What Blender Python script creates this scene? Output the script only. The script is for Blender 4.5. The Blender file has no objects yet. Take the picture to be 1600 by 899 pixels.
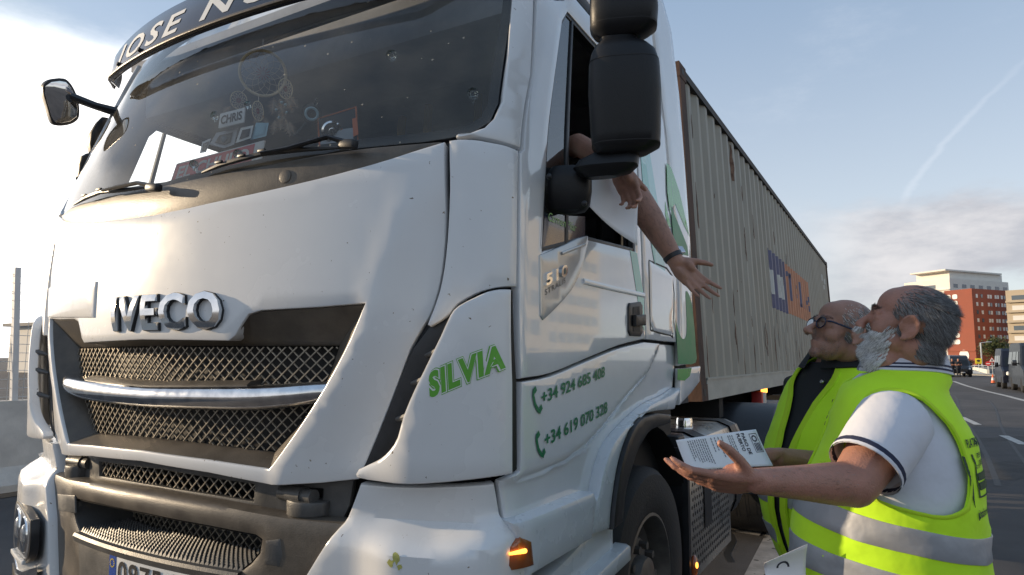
import bpy, bmesh, math, random
import numpy as np
from math import radians as rad, sin, cos, pi, atan2, sqrt
from mathutils import Vector as V, Matrix
from mathutils.geometry import delaunay_2d_cdt
random.seed(7); np.random.seed(7)
SC = bpy.context.scene; COL = SC.collection

# ------------------------------------------------------------------ camera
FPX, YAW, PIT, ROL = 1039.3, rad(30.064), rad(6.147), rad(.293)
CP = V((2.461, -1.582, 1.477))
cf = V((-sin(YAW)*cos(PIT), cos(YAW)*cos(PIT), sin(PIT)))
_r = V((cos(YAW), sin(YAW), 0)); _u = _r.cross(cf)
cr = cos(ROL)*_r + sin(ROL)*_u; cu = cos(ROL)*_u - sin(ROL)*_r
cam = bpy.data.objects.new('camera', bpy.data.cameras.new('camera')); COL.objects.link(cam)
cam.data.sensor_width = 36; cam.data.lens = FPX/1600*36
cam.data.clip_start = .05; cam.data.clip_end = 6000
cam.matrix_world = Matrix(((cr.x, cu.x, -cf.x, CP.x), (cr.y, cu.y, -cf.y, CP.y), (cr.z, cu.z, -cf.z, CP.z), (0, 0, 0, 1)))
SC.camera = cam

# ------------------------------------------------------------------ sky, sun, exposure
SUN = V((-.94, -.30, .20)).normalized()          # direction towards the sun
w = bpy.data.worlds.new('World'); SC.world = w; w.use_nodes = True
nt = w.node_tree; N = nt.nodes; L = nt.links; N.clear()
def wn(t, **k):
    n = N.new(t)
    for a, b in k.items(): setattr(n, a, b)
    return n
sky = wn('ShaderNodeTexSky', sky_type='NISHITA', sun_disc=False, sun_elevation=math.asin(SUN.z), sun_rotation=atan2(SUN.x, SUN.y),
         altitude=0, air_density=1.0, dust_density=1.3, ozone_density=1.4)
tc = wn('ShaderNodeTexCoord')
def ramp(a, b, src):
    m = wn('ShaderNodeMapRange', interpolation_type='SMOOTHSTEP'); m.inputs[1].default_value = a; m.inputs[2].default_value = b
    L.new(src, m.inputs[0]); return m.outputs[0]
def mth(op, a, b=None):
    m = wn('ShaderNodeMath', operation=op)
    for i, x in enumerate((a, b)):
        if x is None: continue
        if isinstance(x, (int, float)): m.inputs[i].default_value = x
        else: L.new(x, m.inputs[i])
    return m.outputs[0]
sep = wn('ShaderNodeSeparateXYZ'); L.new(tc.outputs['Generated'], sep.inputs[0])
az = mth('ARCTAN2', sep.outputs['X'], sep.outputs['Y'])          # azimuth from +Y towards +X
el = mth('ARCSINE', sep.outputs['Z'])
cmb = wn('ShaderNodeCombineXYZ'); L.new(az, cmb.inputs[0]); L.new(mth('MULTIPLY', el, 2.6), cmb.inputs[1])
def noise(scale, detail, rough=.6, off=0):
    mp = wn('ShaderNodeMapping'); mp.inputs['Location'].default_value = (off, off*.7, off*.3); L.new(cmb.outputs[0], mp.inputs[0])
    n = wn('ShaderNodeTexNoise'); n.inputs['Scale'].default_value = scale; n.inputs['Detail'].default_value = detail
    n.inputs['Roughness'].default_value = rough; L.new(mp.outputs[0], n.inputs['Vector']); return n.outputs['Fac']
def band(c, wid, src):                                            # soft bump around c
    return ramp(0, 1, mth('SUBTRACT', 1, mth('DIVIDE', mth('ABSOLUTE', mth('SUBTRACT', src, c)), wid)))
n1 = noise(3.4, 8, .62, 3.1)
# low cumulus bank along the horizon
bank_el = mth('ADD', el, mth('MULTIPLY', mth('SUBTRACT', n1, .5), .22))
bank = mth('MULTIPLY', mth('MULTIPLY', ramp(.070, .115, bank_el), ramp(.225, .165, bank_el)), ramp(-.16, .0, az))
bank = mth('MULTIPLY', bank, .92)
# bright high streaks on the sun side
n2 = noise(2.2, 7, .6, 7.7)
st_el = mth('ADD', el, mth('MULTIPLY', az, .55))
streak = mth('MULTIPLY', ramp(.425, .32, mth('ADD', el, mth('MULTIPLY', mth('SUBTRACT', n2, .5), .16))), mth('MULTIPLY', ramp(-.55, -.85, az), ramp(-2.0, -1.5, az)))
wisp = mth('MULTIPLY', ramp(.56, .8, noise(1.3, 9, .7, 1.9)), .22)
# a curl of old contrail
cx = mth('SUBTRACT', mth('SUBTRACT', az, .014), mth('MULTIPLY', mth('POWER', mth('DIVIDE', mth('MAXIMUM', mth('SUBTRACT', el, .2), 0), .135), 1.4), .118))
cx = mth('ADD', cx, mth('MULTIPLY', mth('SUBTRACT', noise(9, 4, .6, 5), .5), .03))
trail = mth('MULTIPLY', mth('MULTIPLY', band(0, .009, cx), mth('MULTIPLY', ramp(.17, .22, el), ramp(.40, .28, el))), .095)
def mixc(fac, a, col, strength=1):
    m = wn('ShaderNodeMix', data_type='RGBA'); L.new(fac, m.inputs[0]); L.new(a, m.inputs[6])
    if isinstance(col, tuple): m.inputs[7].default_value = (*[c*strength for c in col], 1)
    else: L.new(col, m.inputs[7])
    return m.outputs[2]
n3 = noise(5.5, 6, .6, 11)
bcol = wn('ShaderNodeMix', data_type='RGBA'); L.new(ramp(.50, .82, mth('ADD', n3, mth('MULTIPLY', el, .9))), bcol.inputs[0])
bcol.inputs[6].default_value = (2.35, 2.4, 2.65, 1); bcol.inputs[7].default_value = (3.75, 3.65, 3.7, 1)
hsv = wn('ShaderNodeHueSaturation'); hsv.inputs['Saturation'].default_value = .80; hsv.inputs['Value'].default_value = 1.0
L.new(sky.outputs[0], hsv.inputs['Color'])
up = wn('ShaderNodeMix', data_type='RGBA'); L.new(ramp(-.05, .62, el), up.inputs[0]); up.inputs[6].default_value = (3.95, 4.1, 4.35, 1); up.inputs[7].default_value = (1.55, 2.22, 3.2, 1)
half = wn('ShaderNodeValue'); half.outputs[0].default_value = .62
cl_ = wn('ShaderNodeVectorMath', operation='MINIMUM'); L.new(hsv.outputs[0], cl_.inputs[0]); cl_.inputs[1].default_value = (3.5, 3.5, 3.7)
c = mixc(half.outputs[0], cl_.outputs[0], up.outputs[2])
c = mixc(wisp, c, (4.6, 4.7, 5.0))
c = mixc(trail, c, (6, 6, 6.2))
c = mixc(bank, c, bcol.outputs[2])
c = mixc(mth('MULTIPLY', streak, .8), c, (11, 10.6, 10.2))
bg = wn('ShaderNodeBackground'); bg.inputs['Strength'].default_value = .10; L.new(c, bg.inputs[0])
wo = wn('ShaderNodeOutputWorld'); L.new(bg.outputs[0], wo.inputs[0])

sun = bpy.data.objects.new('sun', bpy.data.lights.new('sun', 'SUN')); COL.objects.link(sun)
sun.data.energy = 2.3; sun.data.angle = rad(.53); sun.data.color = (1, .78, .52)
sun.rotation_euler = SUN.to_track_quat('Z', 'Y').to_euler(); sun.location = (-20, -8, 12)
VS = SC.view_settings; VS.view_transform = 'Standard'; VS.look = 'None'; VS.gamma = 1; VS.use_curve_mapping = False
VS.exposure = 1.15
SC.render.engine = 'CYCLES'; SC.cycles.use_denoising = True
try: SC.cycles.denoiser = 'OPENIMAGEDENOISE'
except Exception: pass
SC.cycles.max_bounces = 8; SC.cycles.transparent_max_bounces = 12; SC.cycles.caustics_reflective = False; SC.cycles.caustics_refractive = False

# ------------------------------------------------------------------ projecting helpers
def ray(px, py): return cf + cr*((px-800)/FPX) - cu*((py-449.5)/FPX)
def dep(px, py, t): return CP + ray(px, py)*t
def on(px, py, ax, v):
    d = ray(px, py); return CP + d*((v-CP[ax])/d[ax])
def onplane(px, py, p0, n):
    d = ray(px, py); return CP + d*((V(p0)-CP).dot(n)/d.dot(n))

# ------------------------------------------------------------------ materials
MATS = {}
def mat(name, col, rough=.5, metal=0, spec=.5, coat=0, coat_r=.05, var=0, vscale=8, bump=0, bscale=60, emit=None, alpha=None, trans=0, dirt=None, sheen=0, sss=0, detail=4, stretch=None, hue2=None):
    m = bpy.data.materials.new(name); m.use_nodes = True; t = m.node_tree; n = t.nodes; l = t.links
    b = n['Principled BSDF']
    b.inputs['Base Color'].default_value = (*col, 1); b.inputs['Roughness'].default_value = rough; b.inputs['Metallic'].default_value = metal
    b.inputs['Specular IOR Level'].default_value = spec
    b.inputs['Coat Weight'].default_value = coat; b.inputs['Coat Roughness'].default_value = coat_r
    if trans: b.inputs['Transmission Weight'].default_value = trans
    if sheen: b.inputs['Sheen Weight'].default_value = sheen
    if sss: b.inputs['Subsurface Weight'].default_value = sss; b.inputs['Subsurface Radius'].default_value = (.01, .004, .002); b.inputs['Subsurface Scale'].default_value = 1
    if emit: b.inputs['Emission Color'].default_value = (*emit[0], 1); b.inputs['Emission Strength'].default_value = emit[1]
    if alpha is not None: b.inputs['Alpha'].default_value = alpha
    tc = n.new('ShaderNodeTexCoord'); co = tc.outputs['Object']
    if stretch:
        mp = n.new('ShaderNodeMapping'); mp.inputs['Scale'].default_value = stretch; l.new(co, mp.inputs[0]); co = mp.outputs[0]
    src = None
    if var:
        no = n.new('ShaderNodeTexNoise'); no.inputs['Scale'].default_value = vscale; no.inputs['Detail'].default_value = detail; no.inputs['Roughness'].default_value = .65
        l.new(co, no.inputs['Vector'])
        mr = n.new('ShaderNodeMapRange'); mr.inputs[1].default_value = .3; mr.inputs[2].default_value = .7; l.new(no.outputs['Fac'], mr.inputs[0])
        mx = n.new('ShaderNodeMix'); mx.data_type = 'RGBA'; l.new(mr.outputs[0], mx.inputs[0])
        c2 = hue2 or tuple(min(1, c*(1+var)) for c in col); c1 = tuple(c*(1-var) for c in col)
        mx.inputs[6].default_value = (*c1, 1); mx.inputs[7].default_value = (*c2, 1); src = mx.outputs[2]
        r2 = n.new('ShaderNodeMapRange'); r2.inputs[3].default_value = max(.02, rough-.12); r2.inputs[4].default_value = min(1, rough+.12); l.new(no.outputs['Fac'], r2.inputs[0]); l.new(r2.outputs[0], b.inputs['Roughness'])
    if dirt:                                    # (colour, scale, threshold) spots of dirt and splashed insects
        for k, (dc, ds, dth) in enumerate(dirt):
            vo = n.new('ShaderNodeTexVoronoi'); vo.inputs['Scale'].default_value = ds; vo.inputs['Randomness'].default_value = 1
            wv = n.new('ShaderNodeTexNoise'); wv.inputs['Scale'].default_value = ds*3; l.new(co, wv.inputs['Vector'])
            ad = n.new('ShaderNodeVectorMath'); ad.operation = 'MULTIPLY_ADD'; l.new(wv.outputs['Color'], ad.inputs[0]); ad.inputs[1].default_value = (.6/ds,)*3; l.new(co, ad.inputs[2])
            l.new(ad.outputs[0], vo.inputs['Vector'])
            sx = n.new('ShaderNodeSeparateColor'); l.new(vo.outputs['Color'], sx.inputs[0])
            sz = n.new('ShaderNodeMath'); sz.operation = 'MULTIPLY_ADD'; l.new(sx.outputs[0], sz.inputs[0]); sz.inputs[1].default_value = dth*1.3; sz.inputs[2].default_value = -dth*.55
            gt = n.new('ShaderNodeMath'); gt.operation = 'LESS_THAN'; l.new(vo.outputs['Distance'], gt.inputs[0]); l.new(sz.outputs[0], gt.inputs[1])
            mx = n.new('ShaderNodeMix'); mx.data_type = 'RGBA'; l.new(gt.outputs[0], mx.inputs[0])
            if src: l.new(src, mx.inputs[6])
            else: mx.inputs[6].default_value = (*col, 1)
            mx.inputs[7].default_value = (*dc, 1); src = mx.outputs[2]
    if src: l.new(src, b.inputs['Base Color'])
    if bump:
        nb = n.new('ShaderNodeTexNoise'); nb.inputs['Scale'].default_value = bscale; nb.inputs['Detail'].default_value = 3; l.new(co, nb.inputs['Vector'])
        bp = n.new('ShaderNodeBump'); bp.inputs['Strength'].default_value = bump; bp.inputs['Distance'].default_value = .01; l.new(nb.outputs['Fac'], bp.inputs['Height']); l.new(bp.outputs[0], b.inputs['Normal'])
    MATS[name] = m
    return m
def glassmat(name, tint, refl_r=.0, dust=0.0, ior=1.5, base_refl=None):
    m = bpy.data.materials.new(name); m.use_nodes = True; t = m.node_tree; n = t.nodes; l = t.links; n.clear()
    o = n.new('ShaderNodeOutputMaterial'); tr = n.new('ShaderNodeBsdfTransparent'); tr.inputs[0].default_value = (*tint, 1)
    g = n.new('ShaderNodeBsdfGlossy'); g.inputs['Roughness'].default_value = refl_r; g.inputs[0].default_value = (1, 1, 1, 1)
    fr = n.new('ShaderNodeFresnel'); fr.inputs[0].default_value = ior
    mx = n.new('ShaderNodeMixShader'); l.new(fr.outputs[0], mx.inputs[0]); l.new(tr.outputs[0], mx.inputs[1]); l.new(g.outputs[0], mx.inputs[2]); out = mx.outputs[0]
    if dust:
        tcn = n.new('ShaderNodeTexCoord')
        vo = n.new('ShaderNodeTexVoronoi'); vo.inputs['Scale'].default_value = 26; l.new(tcn.outputs['Object'], vo.inputs['Vector'])
        sx = n.new('ShaderNodeSeparateColor'); l.new(vo.outputs['Color'], sx.inputs[0])
        sz = n.new('ShaderNodeMath'); sz.operation = 'MULTIPLY_ADD'; l.new(sx.outputs[0], sz.inputs[0]); sz.inputs[1].default_value = .22; sz.inputs[2].default_value = -.10
        gt = n.new('ShaderNodeMath'); gt.operation = 'LESS_THAN'; l.new(vo.outputs['Distance'], gt.inputs[0]); l.new(sz.outputs[0], gt.inputs[1])
        no = n.new('ShaderNodeTexNoise'); no.inputs['Scale'].default_value = 5; no.inputs['Detail'].default_value = 8; l.new(tcn.outputs['Object'], no.inputs['Vector'])
        mr = n.new('ShaderNodeMapRange'); mr.inputs[1].default_value = .4; mr.inputs[2].default_value = .8; mr.inputs[3].default_value = dust*.4; mr.inputs[4].default_value = dust*1.6; l.new(no.outputs['Fac'], mr.inputs[0])
        mxm = n.new('ShaderNodeMath'); mxm.operation = 'MULTIPLY_ADD'; l.new(gt.outputs[0], mxm.inputs[0]); mxm.inputs[1].default_value = .55; l.new(mr.outputs[0], mxm.inputs[2])
        df = n.new('ShaderNodeBsdfDiffuse'); df.inputs[0].default_value = (.55, .5, .4, 1)
        m2 = n.new('ShaderNodeMixShader'); l.new(mxm.outputs[0], m2.inputs[0]); l.new(out, m2.inputs[1]); l.new(df.outputs[0], m2.inputs[2]); out = m2.outputs[0]
    l.new(out, o.inputs[0]); MATS[name] = m; return m

# ------------------------------------------------------------------ objects
def link(o): COL.objects.link(o); return o
def tag(o, label=None, cat=None, group=None, kind=None):
    for k, v in (('label', label), ('category', cat), ('group', group), ('kind', kind)):
        if v: o[k] = v
    return o
def thing(name, loc, label, cat, group=None):
    o = bpy.data.objects.new(name, None); o.empty_display_size = .2; o.location = loc; link(o); return tag(o, label, cat, group)
def kid(o, parent):
    p = V((0, 0, 0)); q = parent
    while q: p = p + V(q.location); q = q.parent
    o.parent = parent; o.location = V(o.location) - p; return o
def mesh(name, vs, fs, m=None, parent=None, smooth=True, ang=35, slots=None, fm=None):
    me = bpy.data.meshes.new(name); me.from_pydata([tuple(v) for v in vs], [], fs); me.update()
    o = bpy.data.objects.new(name, me); link(o)
    if slots:
        for s in slots: me.materials.append(MATS[s])
        if fm: me.polygons.foreach_set('material_index', fm)
    elif m: me.materials.append(MATS[m])
    if smooth:
        me.polygons.foreach_set('use_smooth', [True]*len(me.polygons))
        if ang: me.set_sharp_from_angle(angle=rad(ang))
    if parent: kid(o, parent)
    return o
class MB:
    """collects pieces of ONE part"""
    def __init__(s): s.v = []; s.f = []
    def add(s, vs, fs):
        b = len(s.v); s.v += [V(v) for v in vs]; s.f += [tuple(b+i for i in f) for f in fs]; return s
    def box(s, c, h, rot=None, bev=0):
        c = V(c); h = V(h)
        if bev:
            b = bev; bm = bmesh.new(); bmesh.ops.create_cube(bm, size=2)
            for v in bm.verts: v.co = V((v.co.x*h.x, v.co.y*h.y, v.co.z*h.z))
            bmesh.ops.bevel(bm, geom=bm.edges[:], offset=b, segments=2, profile=.5, affect='EDGES')
            bm.verts.index_update(); vs = [v.co.copy() for v in bm.verts]; fs = [[v.index for v in f.verts] for f in bm.faces]; bm.free()
        else:
            vs = [V((x*h.x, y*h.y, z*h.z)) for x in (-1, 1) for y in (-1, 1) for z in (-1, 1)]
            fs = [(0, 1, 3, 2), (4, 6, 7, 5), (0, 4, 5, 1), (2, 3, 7, 6), (0, 2, 6, 4), (1, 5, 7, 3)]
        if rot is not None: vs = [rot @ v for v in vs]
        return s.add([c+v for v in vs], fs)
    def tube(s, pts, rr, n=10, cap=True, round_=False, flat=1, up=None):
        """swept tube with optional rounded ends; flat scales the second axis"""
        pts = [V(p) for p in pts]; rr = list(rr) if hasattr(rr, '__len__') else [rr]*len(pts)
        if round_:
            a = (pts[0]-pts[1]).normalized(); b = (pts[-1]-pts[-2]).normalized()
            h0 = [(pts[0]+a*rr[0]*sin(t), rr[0]*cos(t)) for t in (1.45, 1.1, .75, .4)]; h1 = [(pts[-1]+b*rr[-1]*sin(t), rr[-1]*cos(t)) for t in (.4, .75, 1.1, 1.45)]
            pts = [h[0] for h in h0]+pts+[h[0] for h in h1]; rr = [h[1] for h in h0]+rr+[h[1] for h in h1]
        vs = []; prev = None
        for i, p in enumerate(pts):
            t = (pts[min(i+1, len(pts)-1)]-pts[max(i-1, 0)]).normalized()
            if prev is None:
                u = V(up) if up else (V((0, 0, 1)) if abs(t.z) < .9 else V((1, 0, 0)))
            else: u = prev
            u = (u-t*u.dot(t)); u = u.normalized() if u.length > 1e-6 else t.orthogonal().normalized(); prev = u; q = t.cross(u)
            vs += [p+(u*cos(2*pi*k/n)*flat+q*sin(2*pi*k/n))*rr[i] for k in range(n)]
        fs = [(i*n+k, i*n+(k+1) % n, (i+1)*n+(k+1) % n, (i+1)*n+k) for i in range(len(pts)-1) for k in range(n)]
        if cap: fs += [tuple(range(n))[::-1], tuple((len(pts)-1)*n+k for k in range(n))]
        return s.add(vs, fs)
    def ball(s, c, r, n=14, m=10, rot=None):
        c = V(c); r = V(r) if hasattr(r, '__len__') else V((r, r, r)); vs = []
        for i in range(1, m):
            a = pi*i/m
            vs += [V((r.x*sin(a)*cos(2*pi*k/n), r.y*sin(a)*sin(2*pi*k/n), r.z*cos(a))) for k in range(n)]
        vs += [V((0, 0, r.z)), V((0, 0, -r.z))]; T = len(vs)-2
        fs = [(i*n+k, (i+1)*n+k, (i+1)*n+(k+1) % n, i*n+(k+1) % n) for i in range(m-2) for k in range(n)]
        fs += [(T, k, (k+1) % n) for k in range(n)]+[(T+1, (m-2)*n+(k+1) % n, (m-2)*n+k) for k in range(n)]
        if rot is not None: vs = [rot @ v for v in vs]
        return s.add([c+v for v in vs], fs)
    def lathe(s, prof, c, axis, n=32):
        axis = V(axis).normalized(); u = axis.orthogonal().normalized(); q = axis.cross(u); c = V(c)
        vs = [c+axis*h+(u*cos(2*pi*k/n)+q*sin(2*pi*k/n))*r for r, h in prof for k in range(n)]
        fs = [(i*n+k, i*n+(k+1) % n, (i+1)*n+(k+1) % n, (i+1)*n+k) for i in range(len(prof)-1) for k in range(n)]
        return s.add(vs, fs)
    def prism(s, poly, dirv):
        """closed polygon of 3-D points extruded along dirv"""
        n = len(poly); d = V(dirv); a = [V(p) for p in poly]
        s.add(a+[p+d for p in a], [tuple(range(n))[::-1], tuple(n+i for i in range(n))]+[(i, (i+1) % n, n+(i+1) % n, n+i) for i in range(n)])
        return s
    def build(s, name, m=None, parent=None, smooth=True, ang=35): return mesh(name, s.v, s.f, m, parent, smooth, ang)

def fixn(o):
    bm = bmesh.new(); bm.from_mesh(o.data); bmesh.ops.recalc_face_normals(bm, faces=bm.faces); bm.to_mesh(o.data); bm.free(); return o
# ------------------------------------------------------------------ 2-D outlines
def spl(pts, n=6):
    """open Catmull-Rom spline through 2-D points"""
    P = [np.array(p, float) for p in pts]; P = [2*P[0]-P[1]]+P+[2*P[-1]-P[-2]]; out = []
    for i in range(1, len(P)-2):
        for k in range(n):
            t = k/n; a, b, c_, d = P[i-1:i+3]
            out.append(tuple(.5*((2*b)+(-a+c_)*t+(2*a-5*b+4*c_-d)*t*t+(-a+3*b-3*c_+d)*t**3)))
    out.append(tuple(P[-2])); return out
def rrect(x0, y0, x1, y1, r, n=5):
    out = []
    for cx, cy, a in ((x1-r, y1-r, 0), (x0+r, y1-r, 90), (x0+r, y0+r, 180), (x1-r, y0+r, 270)):
        out += [(cx+r*cos(rad(a+90*i/n)), cy+r*sin(rad(a+90*i/n))) for i in range(n+1)]
    return out
def resample(poly, d):
    out = []; n = len(poly)
    for i in range(n):
        a = np.array(poly[i]); b = np.array(poly[(i+1) % n]); l = np.linalg.norm(b-a)
        if l < 1e-5: continue
        k = max(1, int(math.ceil(l/d)))
        for j in range(k): out.append(tuple(a+(b-a)*j/k))
    return out
def area(p): return .5*sum(p[i][0]*p[(i+1) % len(p)][1]-p[(i+1) % len(p)][0]*p[i][1] for i in range(len(p)))
def inset(poly, r):
    """polygon (ccw) moved inwards by r"""
    out = []; n = len(poly)
    for i in range(n):
        a, b, c_ = (np.array(poly[j % n]) for j in (i-1, i, i+1))
        e1 = b-a; e2 = c_-b; e1 = e1/(np.linalg.norm(e1)+1e-12); e2 = e2/(np.linalg.norm(e2)+1e-12)
        n1 = np.array((-e1[1], e1[0])); n2 = np.array((-e2[1], e2[0])); m = n1+n2; l = np.linalg.norm(m)
        m = n1 if l < .3 else m/l; k = 1/max(.5, m@n1)
        out.append(tuple(b+m*r*min(k, 1.6)))
    return out
def inside(poly, pts):
    P = np.array(poly); x, y = pts[:, 0], pts[:, 1]; r = np.zeros(len(pts), bool); n = len(P)
    for i in range(n):
        (x1, y1), (x2, y2) = P[i], P[(i+1) % n]
        if y1 == y2: continue
        c_ = ((y1 > y) != (y2 > y)) & (x < (x2-x1)*(y-y1)/(y2-y1)+x1); r ^= c_
    return r
def patch(name, outline, surf, m, parent=None, off=0, thick=.02, r=.006, d=.02, grid=.06, holes=(), ang=40, hfun=None, back=False):
    """a panel cut from a surface: surf(u, v) -> (point, normal); outline in (u, v); rounded rim, real thickness"""
    o = list(outline)
    if area(o) < 0: o = o[::-1]
    o = resample(o, d); hs = []
    for h in holes:
        h = list(h); h = h if area(h) < 0 else h[::-1]; hs.append(resample(h, d))
    loops = []
    for lp in [o]+hs:
        prof = [(0, -r), (.29*r, -.29*r), (r, 0)] if r else [(0, 0)]
        loops.append([(inset(lp, a) if a else lp, h) for a, h in prof])
    pts = []; hh = []; ed = []
    for lp in loops:
        for ring, h in lp:
            b = len(pts); n = len(ring); pts += ring; hh += [h]*n; ed += [(b+i, b+(i+1) % n) for i in range(n)]
    A = np.array(o); x0, y0 = A.min(0); x1, y1 = A.max(0)
    gx, gy = np.meshgrid(np.arange(x0+grid/2, x1, grid), np.arange(y0+grid/2, y1, grid)); G = np.stack([gx.ravel(), gy.ravel()], 1)
    if len(G):
        G = G+np.random.uniform(-.01, .01, G.shape)*grid
        k = inside(o, G)
        for h in hs: k &= ~inside(h, G)
        G = G[k]; B = np.array(pts)
        if len(G):
            keep = np.array([((B-g)**2).sum(1).min() > (max(.6*min(grid, d*1.5), r*1.2))**2 for g in G]); G = G[keep]
            pts += [tuple(g) for g in G]; hh += [0]*len(G)
    res = delaunay_2d_cdt([V(p) for p in pts], ed, [], 0, 1e-6)
    vv = [tuple(v) for v in res[0]]; H = [0.]*len(vv)
    for i, org in enumerate(res[3]):
        if org: H[i] = min(hh[j] for j in org if j < len(hh)) if any(j < len(hh) for j in org) else 0
    F = [f for f in res[2]]; cen = np.array([np.mean([vv[i] for i in f], 0) for f in F]); k = inside(o, cen)
    for h in hs: k &= ~inside(h, cen)
    F = [f for f, q in zip(F, k) if q]
    P3 = []; N3 = []
    for (a, b), h in zip(vv, H):
        p, n_ = surf(a, b); P3.append(p+n_*(off+h+(hfun(a, b) if hfun else 0))); N3.append(n_)
    # skirt from boundary edges
    cnt = {}
    for f in F:
        for i in range(len(f)):
            e = (f[i], f[(i+1) % len(f)]); cnt[tuple(sorted(e))] = cnt.get(tuple(sorted(e)), [])+[e]
    VS_ = list(P3); low = {}; FS = [tuple(f) for f in F]
    if thick:
        for e in cnt.values():
            if len(e) == 1:
                a, b = e[0]
                for q in (a, b):
                    if q not in low: low[q] = len(VS_); VS_.append(P3[q]-N3[q]*(thick-abs(H[q])))
                FS.append((b, a, low[a], low[b]))
        if back:
            m2 = {}
            for q in range(len(P3)):
                if q in low: m2[q] = low[q]
                else: m2[q] = len(VS_); VS_.append(P3[q]-N3[q]*(thick))
            FS += [tuple(m2[i] for i in f[::-1]) for f in F]
    # orientation
    if sum((P3[f[1]]-P3[f[0]]).cross(P3[f[2]]-P3[f[0]]).dot(N3[f[0]]) for f in F) < 0: FS = [q[::-1] for q in FS]
    used = sorted({i for q in FS for i in q}); mp = {q: i for i, q in enumerate(used)}
    return mesh(name, [VS_[i] for i in used], [tuple(mp[i] for i in q) for q in FS], m, parent, True, ang)
def strip(name, path, surf, wid, m, parent=None, off=.002, h=.006, flat=True):
    """a raised bead along a (u, v) path on a surface"""
    path = [np.array(p) for p in path]; vs = []; n = len(path)
    for i, p in enumerate(path):
        t = path[min(i+1, n-1)]-path[max(i-1, 0)]; t = t/(np.linalg.norm(t)+1e-9); q = np.array((-t[1], t[0]))
        for a, hh in ((-.5, -.004), (-.42, h*.8), (-.2, h), (.2, h), (.42, h*.8), (.5, -.004)):
            pt, nn = surf(*(p+q*a*wid)); vs.append(pt+nn*(off+hh))
    fs = [(i*6+k, i*6+k+1, (i+1)*6+k+1, (i+1)*6+k) for i in range(n-1) for k in range(5)]+[tuple(range(6)), tuple((n-1)*6+k for k in range(6))[::-1]]
    return mesh(name, vs, fs, m, parent, True, 50)
# ------------------------------------------------------------------ lettering
def textmesh(txt, bold=0, shear=0, extrude=0, bevel=0, space=1, res=3):
    """vertices and faces of a line of text scaled to cap height 1, starting at x = 0"""
    cu_ = bpy.data.curves.new('t', 'FONT'); cu_.body = txt; cu_.offset = bold; cu_.shear = shear; cu_.extrude = extrude; cu_.bevel_depth = bevel; cu_.space_character = space; cu_.resolution_u = res
    ob = bpy.data.objects.new('t', cu_); link(ob); dg = bpy.context.evaluated_depsgraph_get(); me = ob.evaluated_get(dg).to_mesh()
    vs = np.array([v.co[:] for v in me.vertices]); fs = [tuple(p.vertices) for p in me.polygons]
    bpy.data.objects.remove(ob); bpy.data.curves.remove(cu_)
    k = .729                                     # cap height of the built-in font at size 1
    vs = vs/k; x0 = vs[:, 0].min(); vs[:, 0] -= x0; return vs, fs, vs[:, 0].max()
def text_on(name, txt, surf, p0, p1, p2, m, parent, off=.003, bold=.01, shear=0, depth=0, bevel=0, space=1, fit=True, wscale=1, res=3, crown=0, hf=None):
    """text whose baseline runs p0->p1 and whose cap height is p0->p2, all in (u, v) of surf"""
    vs, fs, wd = textmesh(txt, bold, shear, depth*20 if depth else 0, bevel, space, res)
    if crown:                                    # cut into rows so that the letter faces can be domed
        bm = bmesh.new(); bv = [bm.verts.new(v) for v in vs]
        for f in fs:
            try: bm.faces.new([bv[i] for i in f])
            except ValueError: pass
        for t in (.12, .25, .38, .5, .62, .75, .88): bmesh.ops.bisect_plane(bm, geom=bm.verts[:]+bm.edges[:]+bm.faces[:], plane_co=(0, t, 0), plane_no=(0, 1, 0), dist=1e-5)
        bm.verts.index_update(); vs = np.array([v.co[:] for v in bm.verts]); fs = [tuple(v.index for v in f.verts) for f in bm.faces]; bm.free()
    a = np.array(p0, float); ex = (np.array(p1)-a)/wd; ey = np.array(p2)-a; out = []
    zmin = vs[:, 2].min() if len(vs) else 0; zs = (vs[:, 2].max()-zmin) or 1
    for x, y, z in vs:
        q = a+ex*x*wscale+ey*y; p, n_ = surf(*q); out.append(p+n_*(off+(hf(*q) if hf else 0)+(depth*(z-zmin)/zs if depth else 0)+crown*(1-(2*min(1, max(0, y))-1)**2)*((z-zmin)/zs if depth else 1)))
    o = mesh(name, out, fs, m, parent, bool(depth), 30)
    f = fs[0]; nn = (out[f[1]]-out[f[0]]).cross(out[f[2]]-out[f[0]])
    return o
def planesurf(o, ux, uy):
    o = V(o); ux = V(ux); uy = V(uy); n = ux.cross(uy).normalized()
    return lambda a, b: (o+ux*a+uy*b, n)
# ================================================================== materials used
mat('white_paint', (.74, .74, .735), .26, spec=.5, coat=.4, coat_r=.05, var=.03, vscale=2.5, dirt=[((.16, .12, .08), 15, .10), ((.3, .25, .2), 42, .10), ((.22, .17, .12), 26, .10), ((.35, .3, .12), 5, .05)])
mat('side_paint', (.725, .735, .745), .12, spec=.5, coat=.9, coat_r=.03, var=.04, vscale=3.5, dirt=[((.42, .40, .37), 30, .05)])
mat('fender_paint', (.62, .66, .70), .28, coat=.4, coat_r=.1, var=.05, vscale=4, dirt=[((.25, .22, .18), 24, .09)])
mat('dark_gap', (.012, .012, .013), .6)
mat('bronze_plastic', (.105, .09, .073), .42, spec=.5, var=.28, vscale=11, bump=.12, bscale=220, dirt=[((.3, .25, .18), 34, .08)])
mat('grey_plastic', (.085, .083, .080), .46, var=.25, vscale=9, bump=.1, bscale=200, dirt=[((.28, .25, .2), 38, .07)])
mat('black_plastic', (.020, .021, .024), .42, spec=.45, var=.25, vscale=16, bump=.05, bscale=240)
mat('mirror_plastic', (.010, .0105, .0125), .44, spec=.38, var=.2, vscale=12, bump=.08, bscale=300, dirt=[((.12, .11, .1), 55, .04)])
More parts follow.
